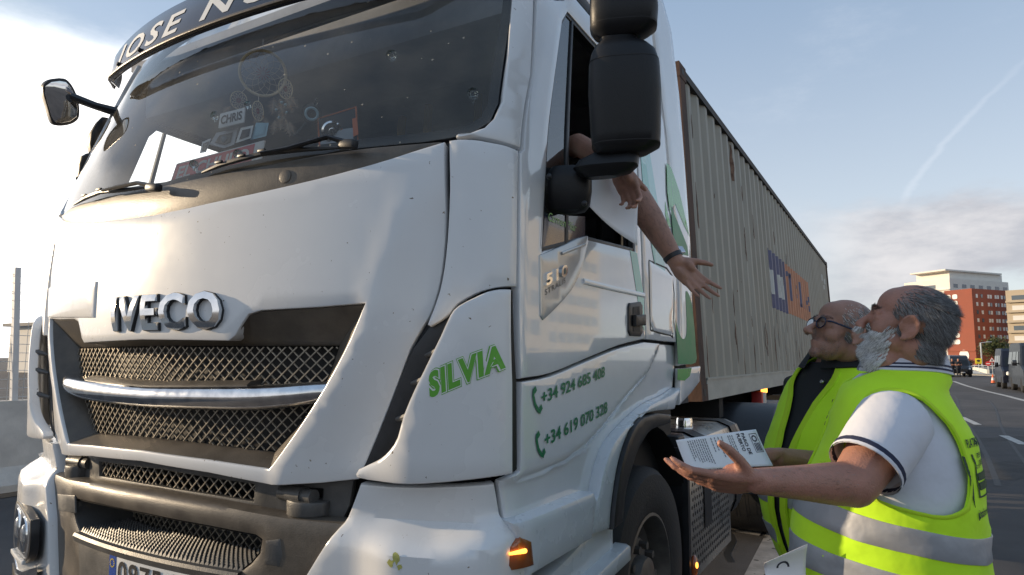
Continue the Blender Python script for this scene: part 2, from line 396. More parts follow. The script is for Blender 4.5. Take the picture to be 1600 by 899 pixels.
mat('rubber', (.019, .019, .020), .72, var=.35, vscale=14, bump=.2, bscale=90)
mat('visor_paint', (.020, .026, .052), .2, coat=.7, var=.2, vscale=7, dirt=[((.2, .17, .13), 30, .06)])
mat('lettering_white', (.78, .78, .76), .4)
mat('chrome', (.83, .83, .83), .08, metal=1, var=.08, vscale=20)
mat('dusty_chrome', (.74, .74, .75), .16, metal=1, var=.16, vscale=26, dirt=[((.35, .3, .24), 60, .1)])
mat('mesh_metal', (.36, .32, .26), .42, metal=.6, var=.2, vscale=30)
mat('aluminium', (.55, .55, .54), .30, metal=1, var=.15, vscale=10, bump=.04, bscale=40)
mat('steel_rim', (.13, .12, .11), .45, metal=.5, var=.25, vscale=18)
mat('green_letter', (.13, .42, .045), .4, var=.06, vscale=9)
mat('dark_green', (.008, .24, .09), .4, var=.08, vscale=9)
mat('leaf_green', (.04, .38, .04), .25, coat=.5)
mat('teal_film', (.10, .46, .36), .22, coat=.6)
mat('pale_teal', (.30, .60, .56), .2, coat=.6)
mat('pale_green_letter', (.36, .62, .22), .5)
mat('badge_silver', (.50, .51, .51), .22, metal=.35, coat=.4, var=.06, vscale=6)
mat('cab_interior', (.045, .048, .055), .8, var=.3, vscale=5)
mat('cab_lining', (.30, .31, .33), .9, var=.2, vscale=4)
mat('seat_fabric', (.05, .055, .065), .95, var=.3, vscale=20)
mat('plate_white', (.74, .74, .72), .45, var=.05, vscale=20)
mat('plate_red', (.60, .10, .12), .4, var=.1, vscale=14)
mat('plate_blue', (.02, .07, .33), .4)
mat('plate_black', (.015, .015, .017), .5)
mat('amber_lens', (.40, .13, .04), .15, coat=1, trans=.35)
mat('amber_glow', (1, .5, .1), .4, emit=((1, .36, .05), 1.6))
mat('lens_plastic', (.55, .57, .6), .06, coat=1, trans=.6)
mat('lamp_inner', (.42, .43, .45), .25, metal=.7, coat=.8)
mat('underbody', (.018, .017, .016), .8, var=.4, vscale=8)
glassmat('windscreen_glass', (.93, .95, .95), 0, dust=.10, ior=1.5)  # besides dirt specks, the dust film imitates the pale hazy reflection on the glass
glassmat('side_glass', (.45, .56, .62), 0, dust=.03, ior=2.3)
glassmat('clear_side_glass', (.90, .93, .94), 0, dust=.02, ior=1.25)

# ================================================================== the truck cab
TX = .25                                                # the tractor stands a little to the left of the trailer
W = 1.25
LZ = np.array([.2, .6, .9, 1.05, 1.25, 1.55, 1.85, 2.12, 2.2, 2.3, 2.5, 2.9, 3.2, 3.7]); LV = np.array([.03, .01, 0, .0, -.012, -.03, -.02, 0, .012, .045, .12, .275, .39, .58])
def lean(z): return float(np.interp(z, LZ, LV))
_zz = np.linspace(.2, 3.7, 351); _lv = np.interp(_zz, LZ, LV)
for _ in range(12): _lv = np.convolve(np.pad(_lv, 3, mode='edge'), np.ones(7)/7, 'valid')
def lean(z): return float(np.interp(z, _zz, _lv))
def tum(z): return 1-.028*max(0, z-2.1)
_pl = [(x, -.22+.17*x*x) for x in np.linspace(0, 1.05, 64)]
_b = [np.array(q) for q in ((1.05, -.0326), (1.165, .010), (1.25, .02), (1.25, .14))]
_pl += [tuple((1-t)**3*_b[0]+3*t*(1-t)**2*_b[1]+3*t*t*(1-t)*_b[2]+t**3*_b[3]) for t in np.linspace(0, 1, 41)[1:]]
_pl += [(1.25, y) for y in np.linspace(.14, 2.6, 80)[1:]]
PL = np.array(_pl); PS = np.concatenate([[0], np.cumsum(np.linalg.norm(np.diff(PL, axis=0), axis=1))])
S_SIDE = float(PS[104])                                 # arc length where the flat side starts (y = .14)
def sy(y): return S_SIDE+(y-.14)                        # arc length of a point on the side at depth y
def body0(s, z):
    a = abs(s); x = float(np.interp(a, PS, PL[:, 0])); y = float(np.interp(a, PS, PL[:, 1]))
    lw = 1 if a < S_SIDE else max(0, 1-(a-S_SIDE)/.5)
    return V((TX+math.copysign(x*tum(z), s), y+lean(z)*lw, z))
def body(s, z):
    e = 4e-3; p = body0(s, z); n = (body0(s+e, z)-body0(s-e, z)).cross(body0(s, z+e)-body0(s, z-e)).normalized()
    return p, n
def hit1(px, py):
    d = ray(px, py)
    def ins(t):
        q = CP+d*t; a = abs(q.x-TX)/tum(q.z)
        if a > W: return False
        s = float(np.interp(a, PL[:105, 0], PS[:105])) if a < W-1e-6 else S_SIDE
        return q.y > float(np.interp(a, PL[:105, 0], PL[:105, 1]))+lean(q.z)
    t = .5
    while t < 7 and not ins(t): t += .01
    lo, hi = t-.01, t
    for _ in range(30):
        m = (lo+hi)/2
        if ins(m): hi = m
        else: lo = m
    q = CP+d*hi; a = abs(q.x-TX)/tum(q.z)
    s = float(np.interp(a, PL[:105, 0], PS[:105]))
    if q.y > .14+lean(q.z) or a > W-2e-3: s = sy(max(q.y, .14)) if q.y > .16 else s
    return math.copysign(s, q.x-TX), q.z
def hit(px, py, off=0):
    """pixel -> (s, z) on the body surface moved outwards by off"""
    s, z = hit1(px, py); d = ray(px, py)
    for _ in range(14):                                  # Newton steps on the ray / offset surface
        p, n = body(s, z); p = p+n*off; e = 3e-3
        ps, ns = body(s+e, z); pz, nz = body(s, z+e); du = (ps+ns*off-p)/e; dv = (pz+nz*off-p)/e
        M = Matrix((du, dv, -d)).transposed()
        try: q = M.inverted() @ (CP-p)
        except Exception: break
        st = max(-.12, min(.12, q[0])), max(-.12, min(.12, q[1])); s += st[0]; z += st[1]
        if abs(q[0])+abs(q[1]) < 1e-5: break
    return s, z
def H(pts, off=0): return [hit(x, y, off) for x, y in pts]
def mirrored(half):
    """half outline with s >= 0 from the top centre round to the bottom centre -> closed symmetric outline"""
    h = list(half); h[0] = (0, h[0][1]); h[-1] = (0, h[-1][1])
    return h+[(-s, z) for s, z in h[::-1][1:-1]]
def flip(o): return [(-s, z) for s, z in o]

truck = thing('truck', (TX, 1, 0), 'white articulated lorry tractor with chrome radiator lettering, its cab towering over the two men', 'truck')
CAB = truck

# dark inner shell that all outer panels sit on
shell_holes = []
ws_half = [(0, 2.06)]+H([(400, 262), (500, 241), (567, 230), (660, 221), (700, 215), (740, 205), (766, 189), (779, 160), (788, 90)], 0)
ws_right = ws_half[-1]
ws_half = ws_half+[(ws_right[0]-.01, 2.62), (ws_right[0]-.03, 2.82), (ws_right[0]-.09, 2.90), (0, 2.92)]
win_side = [(sy(.228), 1.812), (sy(.56), 1.905), (sy(1.07), 1.935), (sy(1.07), 2.62), (sy(1.02), 2.70), (sy(.32), 2.72), (sy(.265), 2.66)]
ws_out = mirrored([(s, z) for s, z in ws_half])
win_hole = inset(win_side if area(win_side) > 0 else win_side[::-1], -.01)
patch('cab_shell', [(-sy(2.0), 1.25), (-.97, 1.25), (-.97, 1.72), (.97, 1.72), (.97, 1.25), (sy(2.0), 1.25), (sy(1.75), 2.98), (-sy(1.75), 2.98)], body, 'cab_interior', truck, off=-.03, thick=.015, r=0, d=.06, grid=.1,
      holes=[inset(ws_out if area(ws_out) > 0 else ws_out[::-1], .03), win_hole, flip(win_hole)], back=True)
lowsh = MB(); lowsh.box((TX, 1.15, .78), (1.10, .95, .46)); lowsh.build('lower_shell', 'dark_gap', truck, False)
inn = MB(); inn.box((TX, 1.9, 2.1), (1.18, .03, .86)); inn.box((TX, 1.0, 1.62), (1.18, .92, .03)); inn.box((TX, 1.15, 2.965), (1.16, .86, .02)); inn.build('cab_lining', 'cab_lining', truck, False)
sh = MB(); sh.box((TX, .55, 2.79), (1.1, .22, .10), bev=.03); sh.build('overhead_shelf', 'cab_lining', truck)
da = MB(); da.box((TX, .38, 1.93), (1.12, .34, .12), Matrix.Rotation(rad(-7), 3, 'X'), bev=.04); da.box((TX+.52, .55, 2.06), (.33, .16, .07), Matrix.Rotation(rad(-18), 3, 'X'), bev=.03); da.build('dashboard', 'cab_interior', truck)
st = MB(); st.tube([V((TX+.55, .80, 2.06))+V((.21*cos(a), -.10*sin(a)*.5, .19*sin(a))) for a in np.linspace(0, 2*pi, 25)], .016, 8, False)
st.tube([(TX+.55, .80, 2.06), (TX+.55, .62, 1.95)], .04, 8); st.build('steering_wheel', 'black_plastic', truck)
for sx in (-.58, .58):
    se = MB(); se.box((TX+sx, 1.42, 2.10), (.24, .10, .42), Matrix.Rotation(rad(-9), 3, 'X'), bev=.06); se.box((TX+sx, 1.22, 1.72), (.25, .26, .09), bev=.06); se.box((TX+sx, 1.50, 2.60), (.15, .07, .10), bev=.04)
    se.build('seat', 'seat_fabric', truck)
cu_ = MB()
for k in range(9):
    cu_.tube([(TX+.10+k*.11, 1.80, 1.75), (TX+.10+k*.11, 1.82, 2.25), (TX+.11+k*.11, 1.83, 2.7)], .05, 8)
cu_.build('sleeper_curtain', 'cab_interior', truck)
mat('tan_strap', (.46, .34, .16), .8)
for (px, py, h_) in ((668, 195, 30), (746, 192, 44), (627, 198, 14)):
    b = dep(px, py, 3.5); t_ = dep(px+2, py-h_, 3.52); MB().tube([b-V((0, 0, .12)), b, t_], .022, 8).build('headrest_post', 'tan_strap', truck)

# ---- windscreen and its dark surround
patch('windscreen', mirrored(ws_half), body, 'windscreen_glass', truck, off=-.004, thick=0, r=0, d=.05, grid=.08, ang=80)
fr_ = inset(ws_out if area(ws_out) > 0 else ws_out[::-1], .035)
patch('windscreen_frame', ws_out, body, 'black_plastic', truck, off=-.010, thick=.02, r=.004, d=.03, holes=[fr_])

# ---- front panel (bonnet flap) with the grille opening
top = H([(300, 326), (400, 304), (500, 281), (590, 257), (650, 238), (696, 224)])
right = H([(698, 300), (694, 380), (686, 440), (673, 484), (661, 507), (640, 545), (615, 612), (589, 678), (566, 733), (556, 751)])
bot = H([(500, 756), (428, 757), (330, 738)])
hood_half = [(0, hit(242, 338)[1])]+spl(top, 3)+spl(right, 3)[1:]+bot+[(0, hit(238, 722)[1])]
g_top = H([(300, 532), (362, 533), (372, 524), (382, 506), (392, 492), (412, 486), (500, 481), (574, 475)])
g_right = H([(574, 475), (550, 530), (520, 588), (485, 646), (455, 690), (424, 732)])
g_bot = H([(424, 732), (330, 718)])
zc_top, zc_bot = hit(238, 531)[1], hit(238, 705)[1]
gh_half = [(0, zc_top)]+g_top+spl(g_right, 3)[1:]+g_bot[1:]+[(0, zc_bot)]
crz = H([(640, 300), (622, 350), (603, 410), (585, 460), (560, 540), (525, 605), (480, 672), (440, 735)])
_cz = np.array([z for s, z in crz][::-1]); _cs = np.array([s for s, z in crz][::-1])
def sm(a, b, x): t = max(0, min(1, (x-a)/(b-a))); return t*t*(3-2*t)
def hood_h(s, z):
    d = abs(s)-float(np.interp(z, _cz, _cs)); k = sm(2.08, 1.85, z)
    return -.024*sm(.0, .20, d)*k+.006*sm(-.05, 0, d)*sm(.06, 0, d)*k
patch('front_panel', mirrored(hood_half), body, 'white_paint', truck, off=.012, thick=.05, r=.006, d=.02, grid=.04, holes=[mirrored(gh_half)], hfun=hood_h)
# cowl panel under the windscreen
ct = H([(263, 288), (400, 263), (500, 243), (567, 233), (630, 227), (690, 222)])
cb = H([(690, 225), (650, 240.5), (590, 259.5), (500, 283.5), (400, 306.5), (300, 328.5)])
patch('cowl_panel', mirrored([(0, ct[0][1]-.005)]+spl([q for q in ct[1:]], 3)+spl(cb, 3)+[(0, hit(242, 340.5)[1])]), body, 'bronze_plastic', truck, off=.004, thick=.03, r=.006, d=.03, grid=.06)
cc = hit(447, 277); patch('cowl_cap', [(cc[0]+.022*cos(a), cc[1]+.022*sin(a)) for a in np.linspace(0, 2*pi, 20)[:-1]], body, 'bronze_plastic', truck, off=.007, thick=.01, r=.002, d=.01)
# grille surround, a sloped dark frame running in to the mesh
def loop_pts(seglist, n): 
    out = []
    for sg in seglist:
        P = np.array(sg); c_ = np.concatenate([[0], np.cumsum(np.linalg.norm(np.diff(P, axis=0), axis=1))])
        for k in range(n): t = c_[-1]*k/n; out.append((np.interp(t, c_, P[:, 0]), np.interp(t, c_, P[:, 1])))
    return out
GO = -.075
i_top = H([(300, 541), (420, 541), (531, 541)], GO); i_right = H([(531, 541), (515, 590), (487, 640), (458, 677), (431, 706)], GO); i_bot = H([(431, 706), (330, 694)], GO)
zi_top, zi_bot = hit(236, 541, GO)[1], hit(236, 683, GO)[1]
A = loop_pts([[(0, zc_top)]+g_top, g_right, g_bot+[(0, zc_bot)]], 16); B = loop_pts([[(0, zi_top)]+i_top, i_right, i_bot+[(0, zi_bot)]], 16)
A.append((0, zc_bot)); B.append((0, zi_bot))
A = A+[(-s, z) for s, z in A[::-1][1:-1]]; B = B+[(-s, z) for s, z in B[::-1][1:-1]]
rings = []
for t, o_ in ((0, .0), (0.03, .004), (.12, -.004), (.8, GO*.75), (.97, GO*.93), (1, GO)):
    rings.append([(lambda p, n: p+n*o_)(*body(a[0]*(1-t)+b[0]*t, a[1]*(1-t)+b[1]*t)) for a, b in zip(A, B)])
n_ = len(A); fixn(mesh('grille_surround', [p for r in rings for p in r], [(i*n_+k, i*n_+(k+1) % n_, (i+1)*n_+(k+1) % n_, (i+1)*n_+k) for i in range(len(rings)-1) for k in range(n_)], 'bronze_plastic', truck, ang=32))
mesh_poly = B
patch('grille_backing', inset(mesh_poly if area(mesh_poly) > 0 else mesh_poly[::-1], -.03), body, 'dark_gap', truck, off=GO-.06, thick=0, r=0, d=.08, grid=.15)
def lattice(name, poly, off, cw, ch, bw=.0018, bt=.005, m='mesh_metal', parent=None):
    """expanded-metal mesh: crossing bars clipped to a (u, v) polygon"""
    P = np.array(poly); x0, y0 = P.min(0); x1, y1 = P.max(0); mb = MB()
    for sg in (1, -1):
        k = int((y1-y0)/ch)+2; nn = int((x1-x0)/cw)+k+2
        for i in range(-k, nn):
            xa = x0+i*cw if sg > 0 else x0+i*cw
            steps = int((y1-y0)/(ch*.5))+2; line = []
            for j in range(steps+1):
                y = y0+j*ch*.5; line.append((xa+sg*j*cw*.5, y))
            fine = []
            for a, b in zip(line[:-1], line[1:]):
                for q in range(4): fine.append((a[0]+(b[0]-a[0])*q/4, a[1]+(b[1]-a[1])*q/4))
            F_ = np.array(fine)
            if not len(F_): continue
            ok = inside(poly, F_); run = []
            for f_, o_ in list(zip(fine, ok))+[((0, 0), False)]:
                if o_: run.append(f_)
                else:
                    if len(run) > 1:
                        keep = run[::4]+([run[-1]] if (len(run)-1) % 4 else [])
                        vs = []
                        for a in keep:
                            p, n = body(*a) if parent is not None else (V(), V()); t = V((sg*cw, 0, ch)).normalized()
                            q_ = n.cross(t).normalized(); p = p+n*(off+.0015*sg)
                            vs += [p-q_*bw+n*bt*.5, p+q_*bw+n*bt*.5, p+q_*bw-n*bt*.5, p-q_*bw-n*bt*.5]
                        m_ = len(keep); mb.add(vs, [(i_*4+k_, i_*4+(k_+1) % 4, i_*4+4+(k_+1) % 4, i_*4+4+k_) for i_ in range(m_-1) for k_ in range(4)])
                    run = []
    return mb.build(name, m, parent, False)
lattice('grille_mesh', mesh_poly, GO+.006, .043, .037, parent=truck)
# chrome bar across the grille
bt_ = spl(H([(300, 607), (400, 606), (508, 601)], -.01), 6); bb_ = spl(H([(300, 638), (400, 639), (498, 628)], -.01), 6)
def sweep_bar(name, s0, s1, zf, prof, m, parent, n=40):
    vs = []; k = len(prof)
    for s in np.linspace(s0, s1, n):
        zt, zb, e = zf(s)
        for o_, t in prof:
            p, nn = body(s, zb+(zt-zb)*t); vs.append(p+nn*(GO+(o_-GO)*e if o_ > GO else o_))
    fs = [(i*k+j, i*k+(j+1) % k, (i+1)*k+(j+1) % k, (i+1)*k+j) for i in range(n-1) for j in range(k)]+[tuple(range(k))[::-1], tuple((n-1)*k+j for j in range(k))]
    return mesh(name, vs, fs, m, parent, True, 40)
sb = bt_[-1][0]; ztc, zbc = hit(238, 607, -.01)[1], hit(238, 636, -.01)[1]
bts, btz = [0]+[q[0] for q in bt_], [ztc]+[q[1] for q in bt_]; bbs, bbz = [0]+[q[0] for q in bb_], [zbc]+[q[1] for q in bb_]
def barz(s): a = abs(s); return float(np.interp(a, bts, btz))+.006, float(np.interp(a, bbs, bbz))-.007, 1-.25*sm(sb-.12, sb, a)
sweep_bar('chrome_bar', -sb, sb, barz, [(GO, 1), (-.025, 1.02), (-.008, .97), (.006, .8), (.010, .5), (.004, .22), (-.012, .06), (-.03, 0), (GO, 0)], 'dusty_chrome', truck)
sweep_bar('bar_ledge', -sb*.62, sb*.62, lambda s: (barz(s)[0]+.014, barz(s)[0]-.012, 1), [(GO, 1), (-.03, 1), (-.012, .6), (-.012, 0), (GO, 0)], 'bronze_plastic', truck)
# raised chrome letters
p0, p1, p2 = H([(181, 516), (351, 512), (181.5, 464)], .015)
text_on('radiator_lettering', 'IVECO', body, p0, p1, (p2[0], p2[1]), 'chrome', truck, off=.012, bold=.026, depth=.012, space=1.16, crown=.009)
text_on('lettering_shadow_edge', 'IVECO', body, p0, p1, (p2[0], p2[1]), 'black_plastic', truck, off=.012, bold=.040, depth=.009, space=1.16)  # larger black copy paints the dark edge and shadow round the letters
# flap with the number holder on the left of the panel
fl = H([(80, 450), (153, 440), (149, 497), (78, 497)], .01); patch('tow_flap', fl, body, 'white_paint', truck, off=.019, thick=.03, r=.006, d=.03)

# ---- corner panels, pillars, deflectors, both sides
corner = spl(H([(703, 222), (720, 220), (745, 221), (767, 225), (790, 230), (806, 237)]), 3)+H([(805, 300), (804, 380), (803, 449)])+spl(H([(800, 449), (782, 449), (762, 453), (743, 460), (716, 476), (704, 491), (690, 502), (674, 511)]), 2)+spl(H([(669, 508), (681, 478), (692, 440), (700, 380), (704, 300), (703, 226)]), 3)
defl = spl(H([(801, 452), (783, 452), (762, 456), (744, 464), (717, 479), (705, 494), (691, 526), (674, 562), (655, 602), (635, 648), (625, 682), (612, 702), (595, 717), (575, 727), (558, 735)], .03), 2)+spl(H([(558, 735), (556, 748), (600, 753), (640, 754), (700, 752), (762, 747), (803, 741)], .03), 2)+H([(803, 600)], .03)
vent = H([(707, 486), (690, 501), (671, 512), (645, 546), (617, 614), (591, 680), (566, 735), (600, 728), (640, 690), (660, 645), (690, 558), (705, 520), (712, 497)], -.01)
pillar = H([(800, -6), (792, 88), (783, 160), (771, 187), (757, 201), (735, 209), (713, 213), (713, 216), (740, 215), (767, 220), (790, 226), (810, 233)])+H([(826, 120), (832, -6)])
pt = pillar[-1]; pillar = pillar+[(pt[0]+.02, 2.95), (pillar[0][0]-.12, 2.95), (pillar[0][0]-.03, 2.80)]
for fl_ in (lambda o: o, flip):
    patch('corner_panel', fl_(corner), body, 'white_paint', truck, off=.012, thick=.03, r=.007, d=.02, grid=.05)
    patch('pillar_panel', fl_(pillar), body, 'white_paint', truck, off=.010, thick=.03, r=.009, d=.03, grid=.06)
    patch('vent_panel', fl_(vent), body, 'black_plastic', truck, off=-.008, thick=.02, r=.004, d=.03, grid=.06)
    s0 = min(q[0] for q in defl); s1 = max(q[0] for q in defl)
    patch('air_deflector', fl_(defl), body, 'white_paint', truck, off=.03, thick=.035, r=.011, d=.02, grid=.05, back=True, hfun=lambda s, z: .035*sm(s0, s0+.2, abs(s))*sm(s1+.02, s1-.3, abs(s)))
    for px, py in ((690, 548), (668, 592), (644, 648)):
        a = fl_(H([(px-26, py+8)], 0))[0]; b = fl_(H([(px+4, py)], 0))[0]; pa, na = body(*a); pb, nb = body(*b); MB().tube([pa-na*.01, pb+nb*.03], [.006, .014], 8).build('vent_fin', 'grey_plastic', truck)
# name on the air deflector
dh = lambda s, z: .03+.035*sm(s0, s0+.2, abs(s))*sm(s1+.02, s1-.3, abs(s))
p0, p1, p2 = H([(671, 621), (798, 573), (669, 583)], .06)
text_on('deflector_lettering', 'SILVIA', body, p0, p1, p2, 'green_letter', truck, off=.0010, bold=.045, space=1.10, hf=dh)
text_on('deflector_lettering', 'SILVIA', body, p0, p1, p2, 'lettering_white', truck, off=.0006, bold=.075, space=1.10, hf=dh)
text_on('deflector_lettering', 'SILVIA', body, p0, p1, p2, 'green_letter', truck, off=.0003, bold=.098, space=1.10, hf=dh)

# ---- lower intake panel and bumper
LO = -.06
lp = H([(330, 728), (428, 748), (500, 748), (553, 746), (546, 790), (534, 815), (500, 815), (445, 808), (330, 785)], LO)
li_hole = H([(330, 747), (398, 757), (396, 784), (330, 773)], LO)
zt0, zb0, zm0, zm1 = hit(238, 712, LO)[1], hit(238, 768, LO)[1], hit(238, 732, LO)[1], hit(238, 758, LO)[1]
lih = mirrored([(0, zm0)]+li_hole+[(0, zm1)])
cup_holes = []
ch_ = H([(449, 759), (505, 764), (504, 784), (450, 782)], LO)
patch('intake_panel', mirrored([(0, zt0)]+lp+[(0, zb0)]), body, 'grey_plastic', truck, off=LO, thick=.02, r=.003, d=.03, grid=.07, holes=[lih, ch_, flip(ch_)])
lattice('intake_mesh', lih, LO-.012, .042, .037, parent=truck)
for fl_ in (lambda o: o, flip):
    c4 = fl_(H([(443, 780), (507, 786), (505, 809), (446, 806)], -.03)); s0, s1 = min(q[0] for q in c4), max(q[0] for q in c4)
    patch('tow_cup', c4, body, 'grey_plastic', truck, off=-.035, thick=.07, r=.006, d=.012, grid=.02, hfun=lambda s, z: .045*sqrt(max(0, 1-((s-(s0+s1)/2)/((s1-s0)/2+1e-6))**2))-.02)
    pa, na = body(*fl_(H([(468, 772)], LO))[0]); pin = MB(); pin.tube([pa-V((.07, 0, 0))-na*.05, pa+V((.07, 0, 0))-na*.05], .022, 12); pin.tube([pa-V((.03, 0, 0))-na*.05, pa+V((.03, 0, 0))-na*.05], .027, 12); pin.build('tow_pin', 'grey_plastic', truck)
BO = -.012
bz = [hit(238, y, BO)[1] for y in (768, 806)]
bh = H([(330, 785), (445, 806), (500, 812), (533, 816), (522, 834), (505, 862), (482, 900)], BO); bh = [(s+.05*sm(.6, .7, s), z) for s, z in bh]
rec = H([(330, 824), (410, 839), (419, 845), (416, 864), (402, 880), (384, 893)], BO)
z_step = rec[-1][1]
rec = [(s*.955, z) for s, z in rec]
rech = mirrored([(0, bz[1])]+rec+[(0, z_step)])
bump_low = [(bh[-1][0]-.10, .45), (bh[-1][0]-.16, .34), (0, .33)]
plate_c = hit(420, 960, BO)
def bump_h(s, z):
    t = z-bz[0]-.0*s; return .03*sm(-.01, -.06, z-bz[0]-.25*abs(s)*.0)*1-.02*sm(.0, -.005, t)*0
patch('bumper', mirrored([(0, bz[0])]+bh+bump_low), body, 'bronze_plastic', truck, off=BO-.02, thick=.06, r=.022, d=.022, grid=.04, holes=[rech], hfun=lambda s, z: .03*sm(0, .07, bz[0]+.04-z)-.0)
rb = MB()                                              # walls of the step recess
rp = rech; rl = []
for o_ in (BO+.0, BO-.06, -.22): rl += [(lambda p, n: p+n*o_)(*body(*q)) for q in rp]
k_ = len(rp); rb.add(rl, [(i*k_+j, i*k_+(j+1) % k_, (i+1)*k_+(j+1) % k_, (i+1)*k_+j) for i in range(2) for j in range(k_)]); fixn(rb.build('step_recess', 'grey_plastic', truck, ang=40))
patch('recess_back', inset(rp if area(rp) > 0 else rp[::-1], -.02), body, 'dark_gap', truck, off=-.26, thick=0, r=0, d=.1, grid=.2)
lattice('recess_mesh', [q for q in rp], -.20, .043, .039, parent=truck)
sp_ = MB(); NS = 46
s_max = rec[-1][0]+.01
for i in range(NS):
    for j in range(9):
        s = -s_max+2*s_max*(i+.5)/NS; p, n = body(s, z_step); b0 = BO-.16+j*.019; c_ = p+n*b0
        t = V((n.y, -n.x, 0))*-1; h = .0085
        sp_.add([c_+t*h+n*h, c_-t*h+n*h, c_-t*h-n*h, c_+t*h-n*h, c_+V((0, 0, .016))], [(0, 1, 4), (1, 2, 4), (2, 3, 4), (3, 0, 4)])
vs = []
for s in np.linspace(-s_max, s_max, 24):
    p, n = body(s, z_step); vs += [p+n*(BO-.19), p+n*(BO+.02), p+n*(BO+.026)-V((0, 0, .01)), p+n*(BO+.02)-V((0, 0, .03))]
sp_.add(vs, [(i*4+j, i*4+j+1, i*4+5+j, i*4+4+j) for i in range(23) for j in range(3)]); fixn(sp_.build('bumper_step', 'grey_plastic', truck, False))
for q in ([(415, 845), (438, 842), (442, 868), (436, 886), (413, 882)], [(90, 772), (117, 774), (118, 802), (92, 798)]):
    patch('bumper_cap', H(q, BO+.01), body, 'grey_plastic', truck, off=BO+.0115, thick=.006, r=.003, d=.012, grid=.04)
# registration plate in its holder
pA, pB = hit(166, 862, BO+.03), hit(330, 905, BO+.03); zpt = pA[1]; sl = pA[0]
patch('plate_holder', [(-s_max*.98, zpt+.014), (s_max*.98, zpt+.014), (s_max*.9, zpt-.16), (-s_max*.9, zpt-.16)], body, 'grey_plastic', truck, off=BO+.012, thick=.02, r=.003, d=.03)
plo = patch('registration_plate', rrect(sl, zpt-.118, sl+.53, zpt-.002, .01), body, 'plate_white', truck, off=BO+.019, thick=.008, r=.002, d=.02)
patch('plate_band', rrect(sl+.004, zpt-.114, sl+.046, zpt-.006, .006), body, 'plate_blue', plo, off=BO+.0205, thick=.002, r=0, d=.02)
text_on('plate_lettering', '0875 L', body, (sl+.062, zpt-.098), (sl+.062+.345, zpt-.098), (sl+.062, zpt-.018), 'plate_black', plo, off=BO+.022, bold=.012, space=1.12)
text_on('plate_lettering', 'E', body, (sl+.017, zpt-.106), (sl+.034, zpt-.106), (sl+.017, zpt-.084), 'plate_white', plo, off=BO+.022)
rng_ = MB()
for k in range(12):
    p, n = body(sl+.025+.013*cos(k*pi/6), zpt-.036+.013*sin(k*pi/6)); rng_.box(p+n*(BO+.0215), (.0018, .0006, .0018))
mat('star_yellow', (.8, .6, .05), .5); rng_.build('plate_stars', 'star_yellow', plo, False)
# white bumper corners with headlamp and turn signal
co_a = H([(562, 757), (610, 761), (660, 762), (720, 760), (773, 756), (783, 800), (787, 813)], .0)
co_b = H([(800, 820), (812, 826), (821, 842), (826, 880), (829, 902)], .02)
cl = H([(482, 902), (505, 864), (523, 836), (536, 818)], .0)
zc_ = [hit(x, y, .02) for x, y in ((535, 818), (600, 824), (676, 829), (737, 825), (785, 813))]
_zs = [q[0] for q in zc_]; _zz2 = [q[1] for q in zc_]
corner_b = co_a+co_b+[(co_b[-1][0], .36), (cl[0][0]-.17, .36), (cl[0][0]-.09, .5)]+cl
def corner_h(s, z):
    t = float(np.interp(abs(s), _zs, _zz2))-z
    return (.030+.045*sm(.85, 1.0, abs(s))*sm(1.34, 1.2, abs(s)))*sm(-.01, .06, t)-.012*sm(.14, 0, -t)*sm(-.02, 0.01, -t)
hl = None
for k, fl_ in enumerate((lambda o: o, flip)):
    patch('bumper_corner', fl_(corner_b), body, 'white_paint', truck, off=0, thick=.04, r=.008, d=.016, grid=.025, hfun=corner_h)
    ho = fl_(spl([(.735, .845), (.86, .862), (1.02, .868), (1.15, .85), (1.19, .78), (1.17, .66), (1.02, .63), (.86, .655), (.75, .70), (.725, .78), (.735, .845)], 3)[:-1])
    lampo = patch('headlight', ho, body, 'black_plastic', truck, off=.080, thick=.03, r=.004, d=.02)
    ins_ = inset(ho if area(ho) > 0 else ho[::-1], .012)
    patch('headlight_reflector', ins_, body, 'lamp_inner', lampo, off=.082, thick=.004, r=.002, d=.02)
    for cs_, cz_, cr_ in ((.83, .775, .062), (1.0, .77, .072)):
        p, n = body(*fl_([(cs_, cz_)])[0]); b = MB(); b.lathe([(cr_*1.15, .081), (cr_*1.08, .0865), (cr_, .087), (cr_*.8, .083), (cr_*.62, .082)], p, n, 26); b.build('lamp_ring', 'chrome', lampo)
        b = MB(); b.lathe([(cr_*.62, .082), (cr_*.55, .088), (cr_*.35, .093), (.001, .095)], p, n, 22); b.build('lamp_lens', 'lens_plastic', lampo)
    b = MB()
    for q in range(9): p, n = body(*fl_([(.80+q*.035, .675-.002*q)])[0]); b.box(p+n*.087, (.011, .006, .008), bev=.002)
    b.build('lamp_strip', 'plate_white', lampo)
    fo = fl_([(.74, .66), (.86, .625), (1.02, .60), (1.16, .62), (1.16, .47), (.74, .47)])
    fogo = patch('fog_light', fo, body, 'dusty_chrome', truck, off=.080, thick=.03, r=.006, d=.02)
    patch('fog_inner', inset(fo if area(fo) > 0 else fo[::-1], .02), body, 'black_plastic', fogo, off=.084, thick=.004, r=.002, d=.02)
    io = fl_(H([(797, 855), (815, 840), (832, 846), (836, 884), (800, 893), (794, 885)], .05))
    so = patch('turn_signal', io, body, 'amber_lens', truck, off=.050, thick=.03, r=.008, d=.01, grid=.02)
    a, b = fl_(H([(801, 868), (826, 863)], .07)); pa, na = body(*a); pb, nb = body(*b)
    MB().tube([pa+na*.055, pb+nb*.055], [.004, .007], 8, True, True).build('turn_bulb', 'amber_glow', so)

